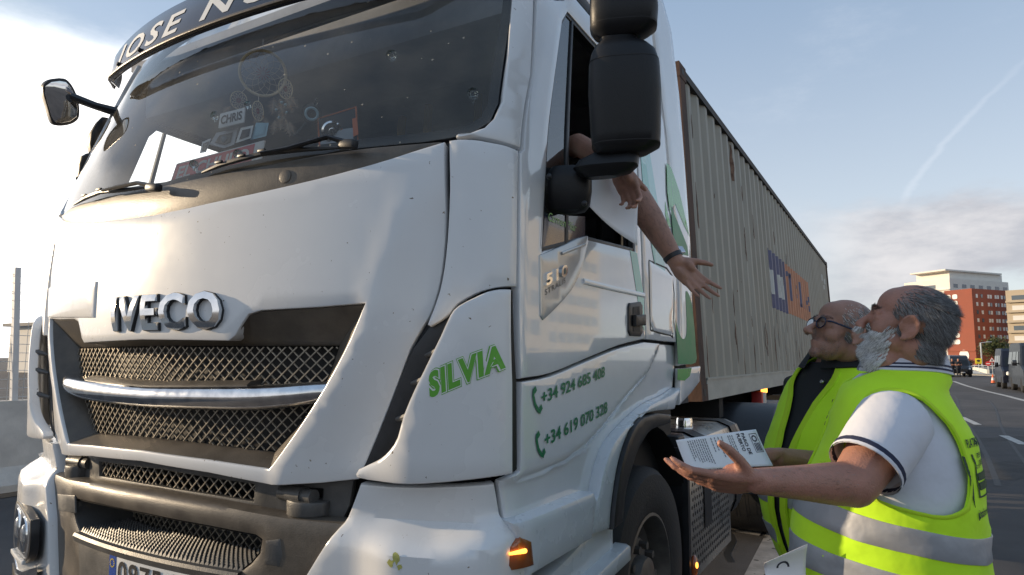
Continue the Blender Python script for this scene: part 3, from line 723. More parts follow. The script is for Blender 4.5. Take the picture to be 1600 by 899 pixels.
mat('splash_yellow', (.46, .44, .12), .6, var=.3, vscale=60)
rs_ = random.Random(8)
for px, py, r_ in ((628, 864, .016), (620, 872, .010), (634, 878, .008)):
    c_ = hit(px, py, .03); patch('splash_mark', [(c_[0]+r_*rs_.uniform(.5, 1.2)*cos(a), c_[1]+r_*rs_.uniform(.5, 1.3)*sin(a)) for a in np.linspace(0, 2*pi, 15)[:-1]], lambda s, z: (lambda p, n: (p+n*corner_h(s, z), n))(*body(s, z)), 'splash_yellow', truck, off=.001, thick=.0008, r=0, d=.01)
# ---- door and side panels
DR = sy(1.185)
d_low = spl(H([(808, 592), (856, 583), (912, 560), (962, 540), (1002, 530)]), 3)
door_o = H([(836, -6), (828, 120), (814, 236), (808, 240), (807, 330), (806, 452), (806, 540)])+d_low+[(DR, d_low[-1][1]+.02), (sy(1.14), 2.1), (sy(1.12), 2.74), (sy(1.05), 2.80), (sy(.33), 2.81), (sy(.26), 2.75)]
for fl_ in (lambda o: o, flip):
    dr = patch('door', fl_(door_o), body, 'side_paint', truck, off=.014, thick=.03, r=.006, d=.025, grid=.06, holes=[fl_(win_side)])
    patch('window_frame', fl_(inset(win_side[::-1] if area(win_side) < 0 else win_side, -.004)), body, 'black_plastic', dr, off=.008, thick=.02, r=.003, d=.03, holes=[fl_(inset(win_side if area(win_side) > 0 else win_side[::-1], .014))])
    dv = H([(893, 230), (886, 20)]); sd = (dv[0][0]+dv[1][0])/2
    patch('window_divider', fl_([(sd-.012, 1.84), (sd+.012, 1.85), (sd+.012, 2.71), (sd-.012, 2.71)]), body, 'black_plastic', dr, off=.010, thick=.02, r=.003, d=.05)
    patch('quarter_window', fl_([(sy(.232), 1.82), (sd, 1.89), (sd, 2.715), (sy(.325), 2.715), (sy(.268), 2.66)]), body, 'side_glass' if fl_ is not flip else 'clear_side_glass', dr, off=.004, thick=0, r=0, d=.06, grid=.1, ang=80)
dr2 = bpy.data.objects['door']
# lowered pane: only a strip of it shows in the right-hand (driver's) door; the far door keeps its pane up
patch('window_pane', flip([(sd, 1.89), (sy(.56), 1.905), (sy(1.06), 1.935), (sy(1.06), 2.62), (sy(1.02), 2.69), (sd, 2.71)]), body, 'clear_side_glass', bpy.data.objects['door.001'], off=.0, thick=0, r=0, d=.06, grid=.1, ang=80)
# name under the mirror on the quarter pane: a dark film
film = patch('window_film', [(sy(.24), 1.82), (sy(.56), 1.908), (sy(.56), 1.99), (sy(.252), 1.935)], body, 'visor_paint', dr2, off=.007, thick=.002, r=0, d=.04)
p0, p1, p2 = H([(853, 345), (897, 363), (853, 331)]); 
text_on('window_lettering', 'Carmen Pilar', body, p0, p1, p2, 'pale_green_letter', dr2, off=.0095, shear=.25, bold=.004)
bp_ = patch('badge_panel', spl(H([(836, 399), (873, 384), (911, 369), (908, 395), (899, 428), (885, 455), (862, 481), (841, 501)]), 2)+H([(837, 494)]), body, 'badge_silver', truck, off=.019, thick=.01, r=.004, d=.015, grid=.05)
strip('badge_bead', H([(869, 397), (890, 389), (906, 383)]), body, .012, 'badge_silver', bp_, .018, .006)
p0, p1, p2 = H([(842, 447), (876, 430), (842, 429)]); text_on('badge_number', '510', body, p0, p1, p2, 'chrome', bp_, off=.019, bold=.03, depth=.008, space=1.15)
p0, p1, p2 = H([(843, 462), (875, 442), (843, 453)]); text_on('badge_lettering', 'STRALIS', body, p0, p1, p2, 'grey_plastic', bp_, off=.0205, space=1.2, bold=.01)
strip('door_bead', H([(905, 440), (950, 451), (1001, 462)]), body, .022, 'side_paint', dr2, .013, .008)
hnd = patch('door_handle', H([(977, 474), (994, 472), (997, 478), (997, 520), (994, 526), (978, 525), (975, 518), (975, 480)]), body, 'black_plastic', truck, off=.022, thick=.012, r=.005, d=.012)
patch('handle_recess', H([(981, 480), (991, 479), (992, 519), (981, 518)]), body, 'dark_gap', hnd, off=.0235, thick=.002, r=.0, d=.02)
patch('handle_grip', H([(980, 493), (996, 492), (996, 509), (980, 510)]), body, 'mirror_plastic', hnd, off=.04, thick=.016, r=.005, d=.012)
# sleeper side behind the door, hatch, side fairing
q_ = H([(1006, 530), (1057, 536)]); R0 = DR+.012; R1 = sy(1.66)
sl_o = [(R0, d_low[-1][1]+.0), (q_[1][0], q_[1][1]), (sy(1.70), 1.9), (sy(1.60), 2.6), (sy(1.42), 3.35), (sy(.75), 3.4), (sy(.5), 3.2), (sy(.40), 2.86), (sy(1.06), 2.84), (sy(1.14), 2.78), (sy(1.155), 2.1)]
fa_o = [(q_[1][0]+.012, q_[1][1])]+H([(1058, 572), (1090, 568), (1084, 500), (1075, 380), (1066, 260), (1057, 150), (1045, 50), (1030, -4)])+[(sy(1.5), 3.5), (sy(1.43), 3.36), (sy(1.61), 2.6), (sy(1.712), 1.9)]
for fl_ in (lambda o: o, flip):
    sp1 = patch('sleeper_side', fl_(sl_o), body, 'side_paint', truck, off=.014, thick=.03, r=.006, d=.03, grid=.07)
    patch('side_fairing', fl_(fa_o), body, 'side_paint', truck, off=.018, thick=.03, r=.012, d=.03, grid=.06, back=True, hfun=lambda s, z: -.05*sm(sy(1.9), sy(2.2), abs(s)))
    patch('fairing_tip', fl_(H([(1058, 576), (1090, 572), (1089, 597), (1075, 615), (1058, 633)])), body, 'side_paint', truck, off=.018, thick=.03, r=.01, d=.02)
sp1 = bpy.data.objects['sleeper_side']
ha = H([(1009, 408), (1046, 432), (1047, 520), (1043, 524), (1016, 517), (1011, 505)])
hatch = patch('locker_hatch', ha, body, 'side_paint', sp1, off=.0175, thick=.006, r=.003, d=.02, grid=.06)
strip('hatch_seal', spl(ha+[ha[0]], 3), body, .010, 'dark_gap', sp1, .0135, .0025)
RO = Matrix  # roof fairing above the visor
rf = MB(); vs = []
for i, (z, sc_) in enumerate(((2.93, 1.0), (3.15, .985), (3.4, .95), (3.55, .88))):
    for s in np.linspace(-sy(1.2), sy(1.2), 41):
        p, n = body(s, z); vs.append(V((TX+(p.x-TX)*sc_, p.y+.32*sm(1.5, 1.0, abs(s)), z)))
rf.add(vs, [(i*41+j, i*41+j+1, i*41+42+j, i*41+41+j) for i in range(3) for j in range(40)]); rf.build('roof_cap', 'side_paint', truck)

# lower side panel
lf = H([(810, 597), (809, 660), (808, 736), (779, 752), (785, 780), (792, 818)]); lt = spl(H([(810, 597), (856, 588), (912, 565), (962, 545), (1003, 535)]), 3)
arch_out = spl(H([(1057, 606), (1037, 619), (1010, 632), (978, 660), (951, 692), (936, 730), (927, 772)], .01), 3)
cre = H([(800, 742), (850, 727), (884, 711), (915, 688), (940, 662), (958, 638), (975, 616), (993, 596), (1012, 575)]); _xs = [q[0] for q in cre]; _xz = [q[1] for q in cre]
low_o = lt+H([(1057, 540), (1057, 570)])+arch_out+H([(880, 787), (797, 816)])+lf[::-1][:-1]
def low_h(s, z):
    a = abs(s)
    c_ = float(np.interp(a, _xs, _xz)) if a < _xs[-1] else _xz[-1]+.75*(a-_xs[-1])
    return -.022*sm(0, .035, c_-z)
def arcz(p): return p
fl_in = spl(H([(1057, 640), (1040, 642), (1020, 645), (1004, 652), (990, 667), (976, 700), (966, 740), (959, 790), (956, 828)], .04), 3)
flare = arch_out+H([(927, 800), (927, 838)], .04)+fl_in[::-1]
tr_in = spl(H([(975, 816), (980, 766), (996, 710), (1006, 690), (1020, 672), (1048, 662)], .05), 3)
trim = H([(1050, 648), (1030, 646)], .05)+fl_in[9:]+tr_in
for fl_ in (lambda o: o, flip):
    patch('lower_panel', fl_(low_o), body, 'side_paint', truck, off=.012, thick=.03, r=.005, d=.014, grid=.018, hfun=low_h)
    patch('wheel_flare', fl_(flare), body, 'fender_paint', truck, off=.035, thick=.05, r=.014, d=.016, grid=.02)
    patch('arch_trim', fl_(trim), body, 'black_plastic', truck, off=.050, thick=.10, r=.010, d=.014, grid=.02)
    stp = fl_(H([(797, 817), (927, 769), (932, 782), (925, 842), (830, 899), (826, 905)], .04))
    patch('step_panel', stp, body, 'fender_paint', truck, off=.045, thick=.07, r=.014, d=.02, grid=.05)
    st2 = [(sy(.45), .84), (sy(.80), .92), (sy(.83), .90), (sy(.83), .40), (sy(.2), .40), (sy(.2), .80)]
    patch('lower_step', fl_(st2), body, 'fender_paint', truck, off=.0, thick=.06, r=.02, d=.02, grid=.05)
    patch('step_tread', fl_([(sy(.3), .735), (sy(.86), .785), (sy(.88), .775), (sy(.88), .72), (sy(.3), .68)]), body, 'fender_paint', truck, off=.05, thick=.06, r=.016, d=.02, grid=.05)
gp = H([(801, 454), (807, 597), (808, 733), (803, 738), (800, 733), (800, 597)], .005); patch('door_gap', gp, body, 'dark_gap', truck, off=.004, thick=.02, r=0, d=.03)
# telephone numbers
mat('phone_green', (.008, .17, .075), .4)
def phone_icon(c, h):
    mb = MB(); pts = [body(c[0]+h*u, c[1]+h*v) for u, v in ((-.33, .52), (-.40, .22), (-.26, -.18), (.04, -.5), (.30, -.58))]
    vs = []; wds = (.12, .10, .10, .10, .12)
    for (p, n), w_ in zip(pts, wds): vs.append((p+n*.0155, w_*h))
    out = []
    for i, (p, w_) in enumerate(vs):
        t = (vs[min(i+1, 4)][0]-vs[max(i-1, 0)][0]).normalized(); q = V((1, 0, 0)).cross(t).normalized(); out += [p+q*w_, p-q*w_]
    mb.add(out, [(2*i, 2*i+1, 2*i+3, 2*i+2) for i in range(4)])
    for u, v, a in ((-.22, .50, .13), (.32, -.40, .13)):
        p, n = body(c[0]+h*u, c[1]+h*v); p = p+n*.0157; e1 = V((0, .8, .6))*a*h; e2 = V((0, -.6, .8))*a*h*1.1; mb.add([p-e1-e2, p+e1-e2, p+e1+e2, p-e1+e2], [(0, 1, 2, 3)])
    return mb
lpn = bpy.data.objects['lower_panel']
for ic, a, b, c_, tx in (((833, 625), (845, 631), (944, 588), (845, 615), '+34 924 685 408'), ((838, 694), (850, 698), (948, 644), (850, 681), '+34 619 070 328')):
    phone_icon(hit(*ic), .062).build('phone_symbol', 'phone_green', lpn, False)
    p0, p1, p2 = H([a, b, c_], .012); text_on('phone_lettering', tx, body, p0, p1, (p0[0], p0[1]+(p2[1]-p0[1])*1.25), 'phone_green', lpn, off=.0155, bold=.022)
# painted green swooshes on door, sleeper and fairing (thin film)
sp1o, dro = bpy.data.objects['sleeper_side'], bpy.data.objects['door']
fao, fto = bpy.data.objects['side_fairing'], bpy.data.objects['fairing_tip']
patch('teal_stripe', [(sy(1.0), 1.93), (sy(1.085), 1.93), (sy(1.165), 1.75), (sy(1.17), 1.60), (sy(1.145), 1.62), (sy(1.09), 1.72)], body, 'teal_film', dro, off=.0155, thick=.001, r=0, d=.03)
patch('teal_stripe', [(sy(1.17), 2.62), (sy(1.25), 2.62), (sy(1.47), 2.02), (sy(1.49), 1.72), (sy(1.36), 1.85), (sy(1.20), 2.2)], body, 'pale_teal', sp1o, off=.0155, thick=.001, r=0, d=.03)
patch('teal_stripe', [(sy(1.165), 2.55), (sy(1.20), 2.55), (sy(1.34), 2.05), (sy(1.33), 1.90), (sy(1.20), 2.15)], body, 'teal_film', sp1o, off=.0165, thick=.001, r=0, d=.03)
patch('green_stripe', H([(1042, 255), (1049, 262), (1062, 300), (1078, 370), (1069, 352), (1055, 318), (1047, 330), (1043, 300)], .02), body, 'leaf_green', fao, off=.0195, thick=.001, r=0, d=.02)
patch('green_stripe', H([(1048, 320), (1058, 345), (1074, 385), (1076, 400), (1068, 398), (1061, 400), (1052, 370)], .02), body, 'dark_green', fao, off=.0200, thick=.001, r=0, d=.02)
patch('green_stripe', spl(H([(1056, 500), (1062, 522), (1068, 530), (1073, 522), (1073, 490), (1072, 455), (1080, 470), (1085, 510), (1087, 540), (1087, 567), (1060, 569)], .02), 3), body, 'dark_green', fao, off=.0195, thick=.001, r=0, d=.02)
patch('green_stripe', H([(1059, 577), (1081, 575), (1078, 588), (1070, 595), (1059, 594)], .02), body, 'leaf_green', fto, off=.0195, thick=.001, r=0, d=.02)
patch('green_stripe', H([(1041, 315), (1049, 350), (1050, 355), (1046, 355), (1041, 335)], .02), body, 'leaf_green', sp1o, off=.0155, thick=.001, r=0, d=.02)
pqr = [(sy(1.235), 1.98), (sy(1.33), 1.98), (sy(1.33), 2.10), (sy(1.235), 2.10)]

# ---- sun visor with the lettering
VO = .13
vz0, vz1 = 2.70, 2.875
def vis(s, z):
    t = (z-vz0)/(vz1-vz0); a = abs(s)
    return V((TX+s, -.115+.19*a*a+.03*t+.05*sm(.85, 1.0, a), z+.06*a*a)), V((.36*s, -1, .2)).normalized()
vo = spl([(-1.005, vz0+.012), (-.9, vz0), (-.5, vz0), (0, vz0), (.5, vz0), (.9, vz0), (1.005, vz0+.012)], 5)+spl([(1.01, vz0+.03), (.96, vz0+.075), (.84, vz0+.125), (.60, vz1-.015), (.3, vz1), (0, vz1), (-.3, vz1), (-.60, vz1-.015), (-.84, vz0+.125), (-.96, vz0+.075), (-1.01, vz0+.03)], 4)
visor = patch('sun_visor', vo, vis, 'visor_paint', truck, thick=.02, r=.006, d=.03, grid=.06, back=True)
text_on('visor_lettering', 'JOSE NU', vis, (-.78, vz0+.035), (.40, vz0+.040), (-.78, vz0+.128), 'lettering_white', visor, off=.002, bold=.02, shear=.25, space=1.3)
strip('visor_lip', [(s, vz0+.006) for s in np.linspace(-.99, .99, 40)], vis, .014, 'bronze_plastic', visor, .0, .008)
for s in (-.70, -.45, .72): p, n = vis(s, vz0+.03); MB().tube([p, p+n*.012], .010, 8).build('visor_clip', 'black_plastic', visor)

# ---- mirrors
def blob(rows, depth, ax_, bx_, yaw, name, m, parent, nseg=36, pw=3.2, capr=True):
    """vertical housing: rows (py, left px, right px) at one depth; superellipse plan with half axes in ratio ax_:bx_"""
    vs = []
    for py, xl, xr in rows:
        c_ = dep((xl+xr)/2, py, depth); hw = (xr-xl)/2*depth/FPX
        dirs = [V((cos(yaw), sin(yaw), 0)), V((-sin(yaw), cos(yaw), 0))]
        cand = []
        for k in range(nseg):
            t = 2*pi*k/nseg; e = 2/pw; u = math.copysign(abs(cos(t))**e, cos(t))*ax_; v_ = math.copysign(abs(sin(t))**e, sin(t))*bx_; cand.append(dirs[0]*u+dirs[1]*v_)
        ext = max(abs(q.dot(cr)) for q in cand); k_ = hw/ext; vs += [c_+q*k_ for q in cand]
    n = len(rows); fs = [(i*nseg+k, i*nseg+(k+1) % nseg, (i+1)*nseg+(k+1) % nseg, (i+1)*nseg+k) for i in range(n-1) for k in range(nseg)]+[tuple(range(nseg)), tuple((n-1)*nseg+k for k in range(nseg))[::-1]]
    return fixn(mesh(name, vs, fs, m, parent, True, 38))
MD = 2.06
mir = MB(); 
arm = blob([(278, 918, 962), (272, 906, 985), (262, 896, 996), (250, 905, 998), (240, 925, 994), (232, 935, 988)], MD+.02, .16, .075, rad(12), 'mirror_arm', 'mirror_plastic', truck)
blob([(335, 882, 900), (331, 858, 915), (322, 850, 922), (300, 848, 925), (282, 850, 925), (270, 856, 925), (262, 862, 905)], MD+.12, .10, .06, rad(20), 'mirror_mount', 'mirror_plastic', truck)
mh = blob([(244, 945, 998), (241, 932, 1012), (230, 925, 1031), (215, 923, 1032), (150, 919, 1033), (105, 920, 1030), (86, 924, 1024), (75, 930, 1012), (68, 937, 998), (60, 938, 992), (52, 937, 990)], MD, .13, .085, rad(20), 'mirror_housing', 'mirror_plastic', truck)
blob([(62, 938, 1000), (55, 928, 1014), (46, 922, 1026), (20, 921, 1028), (-20, 922, 1025), (-40, 930, 1018)], MD, .13, .085, rad(20), 'wide_mirror_housing', 'mirror_plastic', truck)
def seam(rows, depth, ax_, bx_, yaw):
    o = blob(rows, depth, ax_, bx_, yaw, 'housing_seam', 'dark_gap', truck); return o
seam([(229.6, 924.6, 1031.4), (228.2, 924.4, 1031.6)], MD, .13, .085, rad(20)); seam([(101.6, 919.7, 1029.2), (100.4, 919.7, 1029)], MD, .13, .085, rad(20)); seam([(44.6, 921.6, 1026.4), (43.4, 921.4, 1026.6)], MD, .13, .085, rad(20))
for px, py, q_ in ((858, 276, MD-.06), (913, 318, MD-.06), (925, 262, MD-.20), (950, 258, MD-.20)): MB().ball(dep(px, py, MD+.0), .009, 10, 8).build('mirror_bolt', 'black_plastic', truck)
# far side: front-view mirror on its arm and the stacked housings
FD = 3.32
fa = MB(); fa.tube([dep(116, 153, FD), dep(150, 166, FD), dep(192, 178, FD+.03)], [.035, .032, .042], 8, flat=.6); fa.tube([dep(190, 172, FD+.03), dep(172, 205, FD+.1), dep(166, 222, FD+.15)], [.03, .022, .02], 8); fa.build('front_mirror_arm', 'black_plastic', truck)
fm_o = [(93, 122), (104, 124), (114, 135), (122, 153), (125, 172), (123, 186), (112, 194), (96, 197), (84, 195), (78, 186), (72, 165), (66, 143), (68, 131), (78, 124)]
c0 = dep(96, 160, FD); nn = (CP-c0); nn = V((nn.x*.9, nn.y, nn.z*1.0)).normalized(); nn = (nn*.75+V((.62, -.05, -.12))).normalized()
e1 = V((0, 0, 1)).cross(nn).normalized(); e2 = nn.cross(e1)
ms = planesurf(c0, e1, e2)
def fm2(px, py): p = onplane(px, py, c0, nn)-c0; return p.dot(e1), p.dot(e2)
fmo = patch('front_mirror', spl([fm2(*q) for q in fm_o]+[fm2(*fm_o[0])], 3)[:-1], ms, 'black_plastic', truck, thick=.07, r=.012, d=.02, back=True)
fg = [fm2(96+(x-96)*.88, 160+(y-160)*.88) for x, y in fm_o]
mat('mirror_glass', (.8, .8, .8), .02, metal=1)
mg = patch('mirror_glass', fg, ms, 'mirror_glass', fmo, off=.004, thick=.004, r=.002, d=.02, hfun=lambda a, b: -.28*(a*a+b*b))
blob([(280, 116, 150), (262, 116, 158), (250, 120, 160), (244, 130, 158)], FD+.15, .12, .08, rad(-20), 'mirror_housing', 'mirror_plastic', truck)
blob([(240, 137, 162), (230, 134, 166), (212, 136, 168), (196, 146, 172), (186, 156, 172)], FD+.15, .12, .08, rad(-20), 'wide_mirror_housing', 'mirror_plastic', truck)

# ---- wipers
def wiper(pts_arm, pts_blade, off_a=.05):
    mb = MB()
    pa = [(lambda p, n: p+n*o_)(*body(*hit(x, y, o_))) for (x, y, o_) in pts_arm]; mb.tube(pa, [.014]+[.010]*(len(pa)-2)+[.007], 8, flat=.7)
    pb = [(lambda p, n: p+n*o_)(*body(*hit(x, y, o_))) for (x, y, o_) in pts_blade]; mb.tube(pb, [.004]+[.009]*(len(pb)-2)+[.004], 6)
    for i in range(1, len(pb)-1): mb.box(pb[i]+V((0, -.008, .008)), (.016, .004, .004), bev=.001)
    o = mb.build('wiper', 'black_plastic', truck)
    MB().box(pa[0]+V((0, -.004, -.004)), (.034, .014, .014), Matrix.Rotation(rad(8), 3, 'Y'), bev=.008).build('wiper_cap', 'black_plastic', o)
wiper([(545, 224, .035), (512, 214, .045), (450, 232, .045), (408, 239, .045)], [(316, 270, .012), (345, 258, .02), (380, 248, .026), (412, 240, .028), (470, 234, .024), (535, 231, .016)])
wiper([(242, 292, .035), (215, 286, .045), (185, 292, .045), (160, 298, .045)], [(116, 320, .012), (135, 309, .02), (158, 300, .026), (190, 297, .024), (232, 293, .016)])

# ---- wheels, chassis, tank
def wheel(c, r, wd, name='wheel', face=1, parent=None, rimr=.29):
    c = V(c); ax_ = V((face, 0, 0))
    w_ = MB(); w_.lathe([(rimr, -wd*.5), (r*.90, -wd*.5), (r*.985, -wd*.44), (r, -wd*.3), (r, wd*.28), (r*.985, wd*.40), (r*.93, wd*.49), (r*.80, wd*.515), (r*.66, wd*.5), (rimr, wd*.44)], c, ax_, 64)
    for k in range(4): w_.lathe([(r+.001, -wd*.26+k*wd*.17), (r-.012, -wd*.25+k*wd*.17), (r-.012, -wd*.22+k*wd*.17), (r+.001, -wd*.21+k*wd*.17)], c, ax_, 64)
    ty = w_.build(name, 'rubber', parent)
    rm = MB(); rm.lathe([(rimr+.008, wd*.46), (rimr-.005, wd*.47), (rimr-.02, wd*.38), (rimr-.035, wd*.2), (rimr*.72, wd*.12), (rimr*.62, wd*.26), (rimr*.40, wd*.28), (rimr*.36, wd*.42), (rimr*.2, wd*.46), (.001, wd*.46)], c, ax_, 40)
    nb = MB(); k0 = len(rm.v)
    for k in range(10):
        a = 2*pi*k/10; nb.tube([c+ax_*wd*.24+V((0, cos(a), sin(a)))*rimr*.53, c+ax_*wd*.38+V((0, cos(a), sin(a)))*rimr*.53], .018, 6)
    rm.v += nb.v; rm.f += [tuple(i+k0 for i in f) for f in nb.f]; rim = rm.build('rim', 'steel_rim', ty); return ty
WY = 1.36
for f_ in (1, -1): wheel((TX+f_*1.07, WY, .5), .5, .32, face=f_, parent=truck)
for f_ in (1, -1):
    wa = MB(); vs = []
    for a in np.linspace(rad(-10), rad(190), 24):
        for x in (.72, 1.22): vs.append((TX+f_*x, WY+.62*cos(a), .56+.62*sin(a)))
    wa.add(vs, [(2*i, 2*i+1, 2*i+3, 2*i+2) for i in range(23)])
    wa.build('wheel_well', 'underbody', truck)
fl_ap = MB(); fl_ap.box((TX+1.19, 1.94, .62), (.05, .02, .40), bev=.01); fl_ap.box((TX+1.225, 1.915, .62), (.016, .006, .38)); fl_ap.build('mud_flap', 'black_plastic', truck)
mk = MB(); mk.ball((TX+1.245, 1.98, .42), (.022, .03, .055)); mko = mk.build('side_marker', 'amber_lens', truck); MB().ball((TX+1.262, 1.965, .43), (.008, .012, .016), 8, 6).build('marker_bulb', 'amber_glow', mko)
wr = thing  # tractor frame and rear axle
chs = MB()
for x in (-.40, .40): chs.box((TX+x, 3.2, .86), (.05, 2.6, .14))
for y in (2.2, 3.2, 4.4, 5.4): chs.box((TX, y, .86), (.4, .06, .10))
chs.box((TX, .9, .55), (.62, .85, .18)); chs.build('chassis', 'underbody', truck, False)
RWY = 4.72
for f_ in (1, -1): wheel((TX+f_*1.02, RWY, .5), .5, .50, face=f_, parent=truck)
for f_ in (1, -1):
    mg_ = MB(); vs = []
    for a in np.linspace(rad(-5), rad(188), 26):
        for x, rr_ in ((.66, .60), (1.27, .60), (1.285, .585), (1.285, .52)): vs.append((TX+f_*x, RWY+rr_*cos(a)*1.05, .5+rr_*sin(a)))
    mg_.add(vs, [(4*i+j, 4*i+j+1, 4*i+5+j, 4*i+4+j) for i in range(25) for j in range(3)])
    mg_.build('mudguard', 'black_plastic', truck, ang=50)
tk = MB(); tk.box((TX+.90, 2.86, .74), (.30, .74, .31), bev=.11); tank = tk.build('fuel_tank', 'aluminium', truck)
for y in (2.45, 3.3): MB().box((TX+.90, y, .74), (.308, .028, .318), bev=.11).build('tank_strap', 'black_plastic', tank)
cp_ = MB(); cp_.lathe([(.001, .07), (.05, .07), (.055, .05), (.055, 0)], (TX+1.0, 2.72, 1.04), (0, 0, 1), 20); cp_.build('tank_cap', 'chrome', tank)
pn = MB(); pn.box((TX+1.19, 2.55, .60), (.012, .50, .30), bev=.006); pnl = pn.build('perforated_step', 'aluminium', truck)
hs_ = MB()
for i in range(20):
    for j in range(13):
        y, z = 2.12+i*.045+(.02 if j % 2 else 0), .36+j*.04
        if z < .84: hs_.tube([(TX+1.2005, y, z), (TX+1.2035, y, z)], .011, 8)
hs_.build('perforation', 'dark_gap', pnl, False)
bt2 = MB(); bt2.box((TX+1.05, 2.08, 1.02), (.12, .06, .05), bev=.02); bt2.tube([(TX+1.12, 2.12, 1.0), (TX+1.15, 2.14, .85)], .03, 8); bt2.build('hose_fitting', 'black_plastic', truck)
# ================================================================== the setting
def proj(P):
    d = V(P)-CP; w_ = d.dot(cf); return 800+FPX*d.dot(cr)/w_, 449.5-FPX*d.dot(cu)/w_
mat('asphalt', (.074, .069, .068), .82, spec=.35, var=.42, vscale=.55, bump=.35, bscale=130, detail=12)
mat('asphalt_patch', (.065, .062, .060), .85, spec=.3, var=.4, vscale=3, bump=.3, bscale=120, detail=10)
mat('road_paint', (.46, .45, .42), .7, var=.30, vscale=7, bump=.2, bscale=120, detail=10, dirt=[((.07, .068, .066), 22, .32)])
mat('worn_paint', (.26, .25, .24), .75, var=.4, vscale=6, bump=.2, bscale=120, detail=10, dirt=[((.055, .053, .053), 16, .55)])
mat('concrete', (.60, .58, .54), .85, var=.16, vscale=3, bump=.2, bscale=50, dirt=[((.2, .17, .13), 9, .12)])
mat('kerb', (.5, .49, .46), .8, var=.15, vscale=6)
mat('earth', (.16, .11, .07), .95, var=.35, vscale=8, bump=.4, bscale=30)
mat('galvanised', (.55, .57, .58), .4, metal=.7, var=.1, vscale=20)
mat('container_paint', (.31, .293, .242), .55, var=.16, vscale=2.2, hue2=(.36, .343, .29), bump=.08, bscale=60, dirt=[((.10, .045, .022), 2.6, .27), ((.16, .08, .04), 9, .14)], stretch=(1, 1, .32))
mat('container_rust', (.062, .030, .021), .8, var=.5, vscale=6, bump=.3, bscale=50, hue2=(.115, .062, .042), dirt=[((.06, .03, .02), 12, .2)], stretch=(1, 1, .4))
mat('container_rail', (.40, .39, .34), .6, var=.2, vscale=5, dirt=[((.14, .06, .03), 5, .22)], stretch=(1, .4, 1))
mat('container_dark', (.03, .026, .022), .7, var=.4, vscale=6)
mat('logo_orange', (.48, .20, .11), .55, var=.22, vscale=3, dirt=[((.25, .23, .18), 7, .14)])
mat('logo_blue', (.075, .085, .17), .55, var=.2, vscale=3)
mat('logo_white', (.52, .53, .50), .6, var=.15, vscale=3)
g = mesh('ground', [(-900, -900, 0), (900, -900, 0), (900, 1400, 0), (-900, 1400, 0)], [(0, 1, 2, 3)], 'asphalt', None, False); g['kind'] = 'structure'
def gz(px, py): return on(px, py, 2, 0)
def ground_strip(name, pts, wid, m, z, **k):
    P = [V((p[0], p[1], 0)) for p in pts]; vs = []
    for i, p in enumerate(P):
        t = (P[min(i+1, len(P)-1)]-P[max(i-1, 0)]).normalized(); q = V((-t.y, t.x, 0))*wid/2; vs += [p+q+V((0, 0, z)), p-q+V((0, 0, z))]
    o = mesh(name, vs, [(2*i, 2*i+1, 2*i+3, 2*i+2) for i in range(len(P)-1)], m, None, False); o['kind'] = 'structure'; return o
road_pts = spl([gz(*q)[:2] for q in ((1490, 596), (1497, 598.5), (1510, 603), (1537, 610.5), (1571, 618.5), (1600, 626), (1680, 645), (1800, 672))], 8)
ground_strip('road_line', road_pts, .22, 'road_paint', .004)
for a, b in (((1568, 681), (1600, 695)), ((1502, 652), (1528, 664)), ((1460, 633), (1485, 643))): ground_strip('road_line', [gz(*a), gz(*b)], .16, 'road_paint', .004)
pa = gz(1186, 905); pb = gz(1246, 770); ground_strip('road_line', [pa-(pb-pa)*.8, pa, pb], .20, 'worn_paint', .004)
pq = [gz(*q) for q in ((1128, 806), (1180, 792), (1212, 812), (1186, 838), (1150, 832))]
o = mesh('road_line', [(p.x, p.y, .004) for p in pq], [tuple(range(5))], 'worn_paint', None, False); o['kind'] = 'structure'
for k, (a, b, wd, m_) in enumerate(((gz(1560, 760), gz(1490, 618), .07, 'tar_seam'), (gz(1640, 800), gz(1545, 625), .05, 'tar_seam'), (gz(1500, 740), gz(1660, 728), 1.1, 'asphalt_patch'), (gz(1480, 690), gz(1620, 684), .5, 'asphalt_patch'), (gz(1150, 880), gz(1120, 800), .05, 'tar_seam'))):
    if m_ not in MATS: mat('tar_seam', (.02, .02, .02), .6, var=.3, vscale=10)
    ground_strip('road_repair', [(p.x+.05*sin(9*t+k), p.y) for t in np.linspace(0, 1, 9) for p in [a.lerp(b, t)]], wd, m_, .003-.0004*k)
pt_ = [(-3, 3.5), (-3, 40), (-5, 40), (-5, 3.5)]
# kerbed island on the right, with a low white wall beside the junction
isl = [gz(1514, 580.2), gz(1530, 581), gz(1549, 586), gz(1562, 588.4), gz(1620, 590)]
kb = MB(); far = V((cr.x*.1+cf.x, cr.y*.1+cf.y, 0)).normalized()
for a, b in zip(isl[:-1], isl[1:]):
    d_ = far*25; kb.add([a, b, b+d_, a+d_]+[p+V((0, 0, .14)) for p in (a, b, b+d_, a+d_)], [(0, 1, 5, 4), (4, 5, 6, 7), (1, 2, 6, 5), (3, 0, 4, 7), (2, 3, 7, 6)])
o = kb.build('pavement', 'kerb', None, False); o['kind'] = 'structure'
wl = MB(); pts = spl([(p.x, p.y) for p in (gz(1516, 579.3)+far, gz(1530, 580)+far, gz(1546, 584.4)+far, gz(1553, 586.5)+far)], 6)
for i in range(len(pts)-1):
    a, b = V((*pts[i], .14)), V((*pts[i+1], .14)); n_ = (b-a).cross(V((0, 0, 1))).normalized()*.12; h_ = V((0, 0, .45)); wl.add([a-n_, a+n_, b+n_, b-n_, a-n_+h_, a+n_+h_, b+n_+h_, b-n_+h_], [(0, 1, 5, 4), (4, 5, 6, 7), (3, 0, 4, 7), (1, 2, 6, 5), (2, 3, 7, 6)])
mat('white_wall', (.7, .66, .56), .8, var=.1, vscale=2)
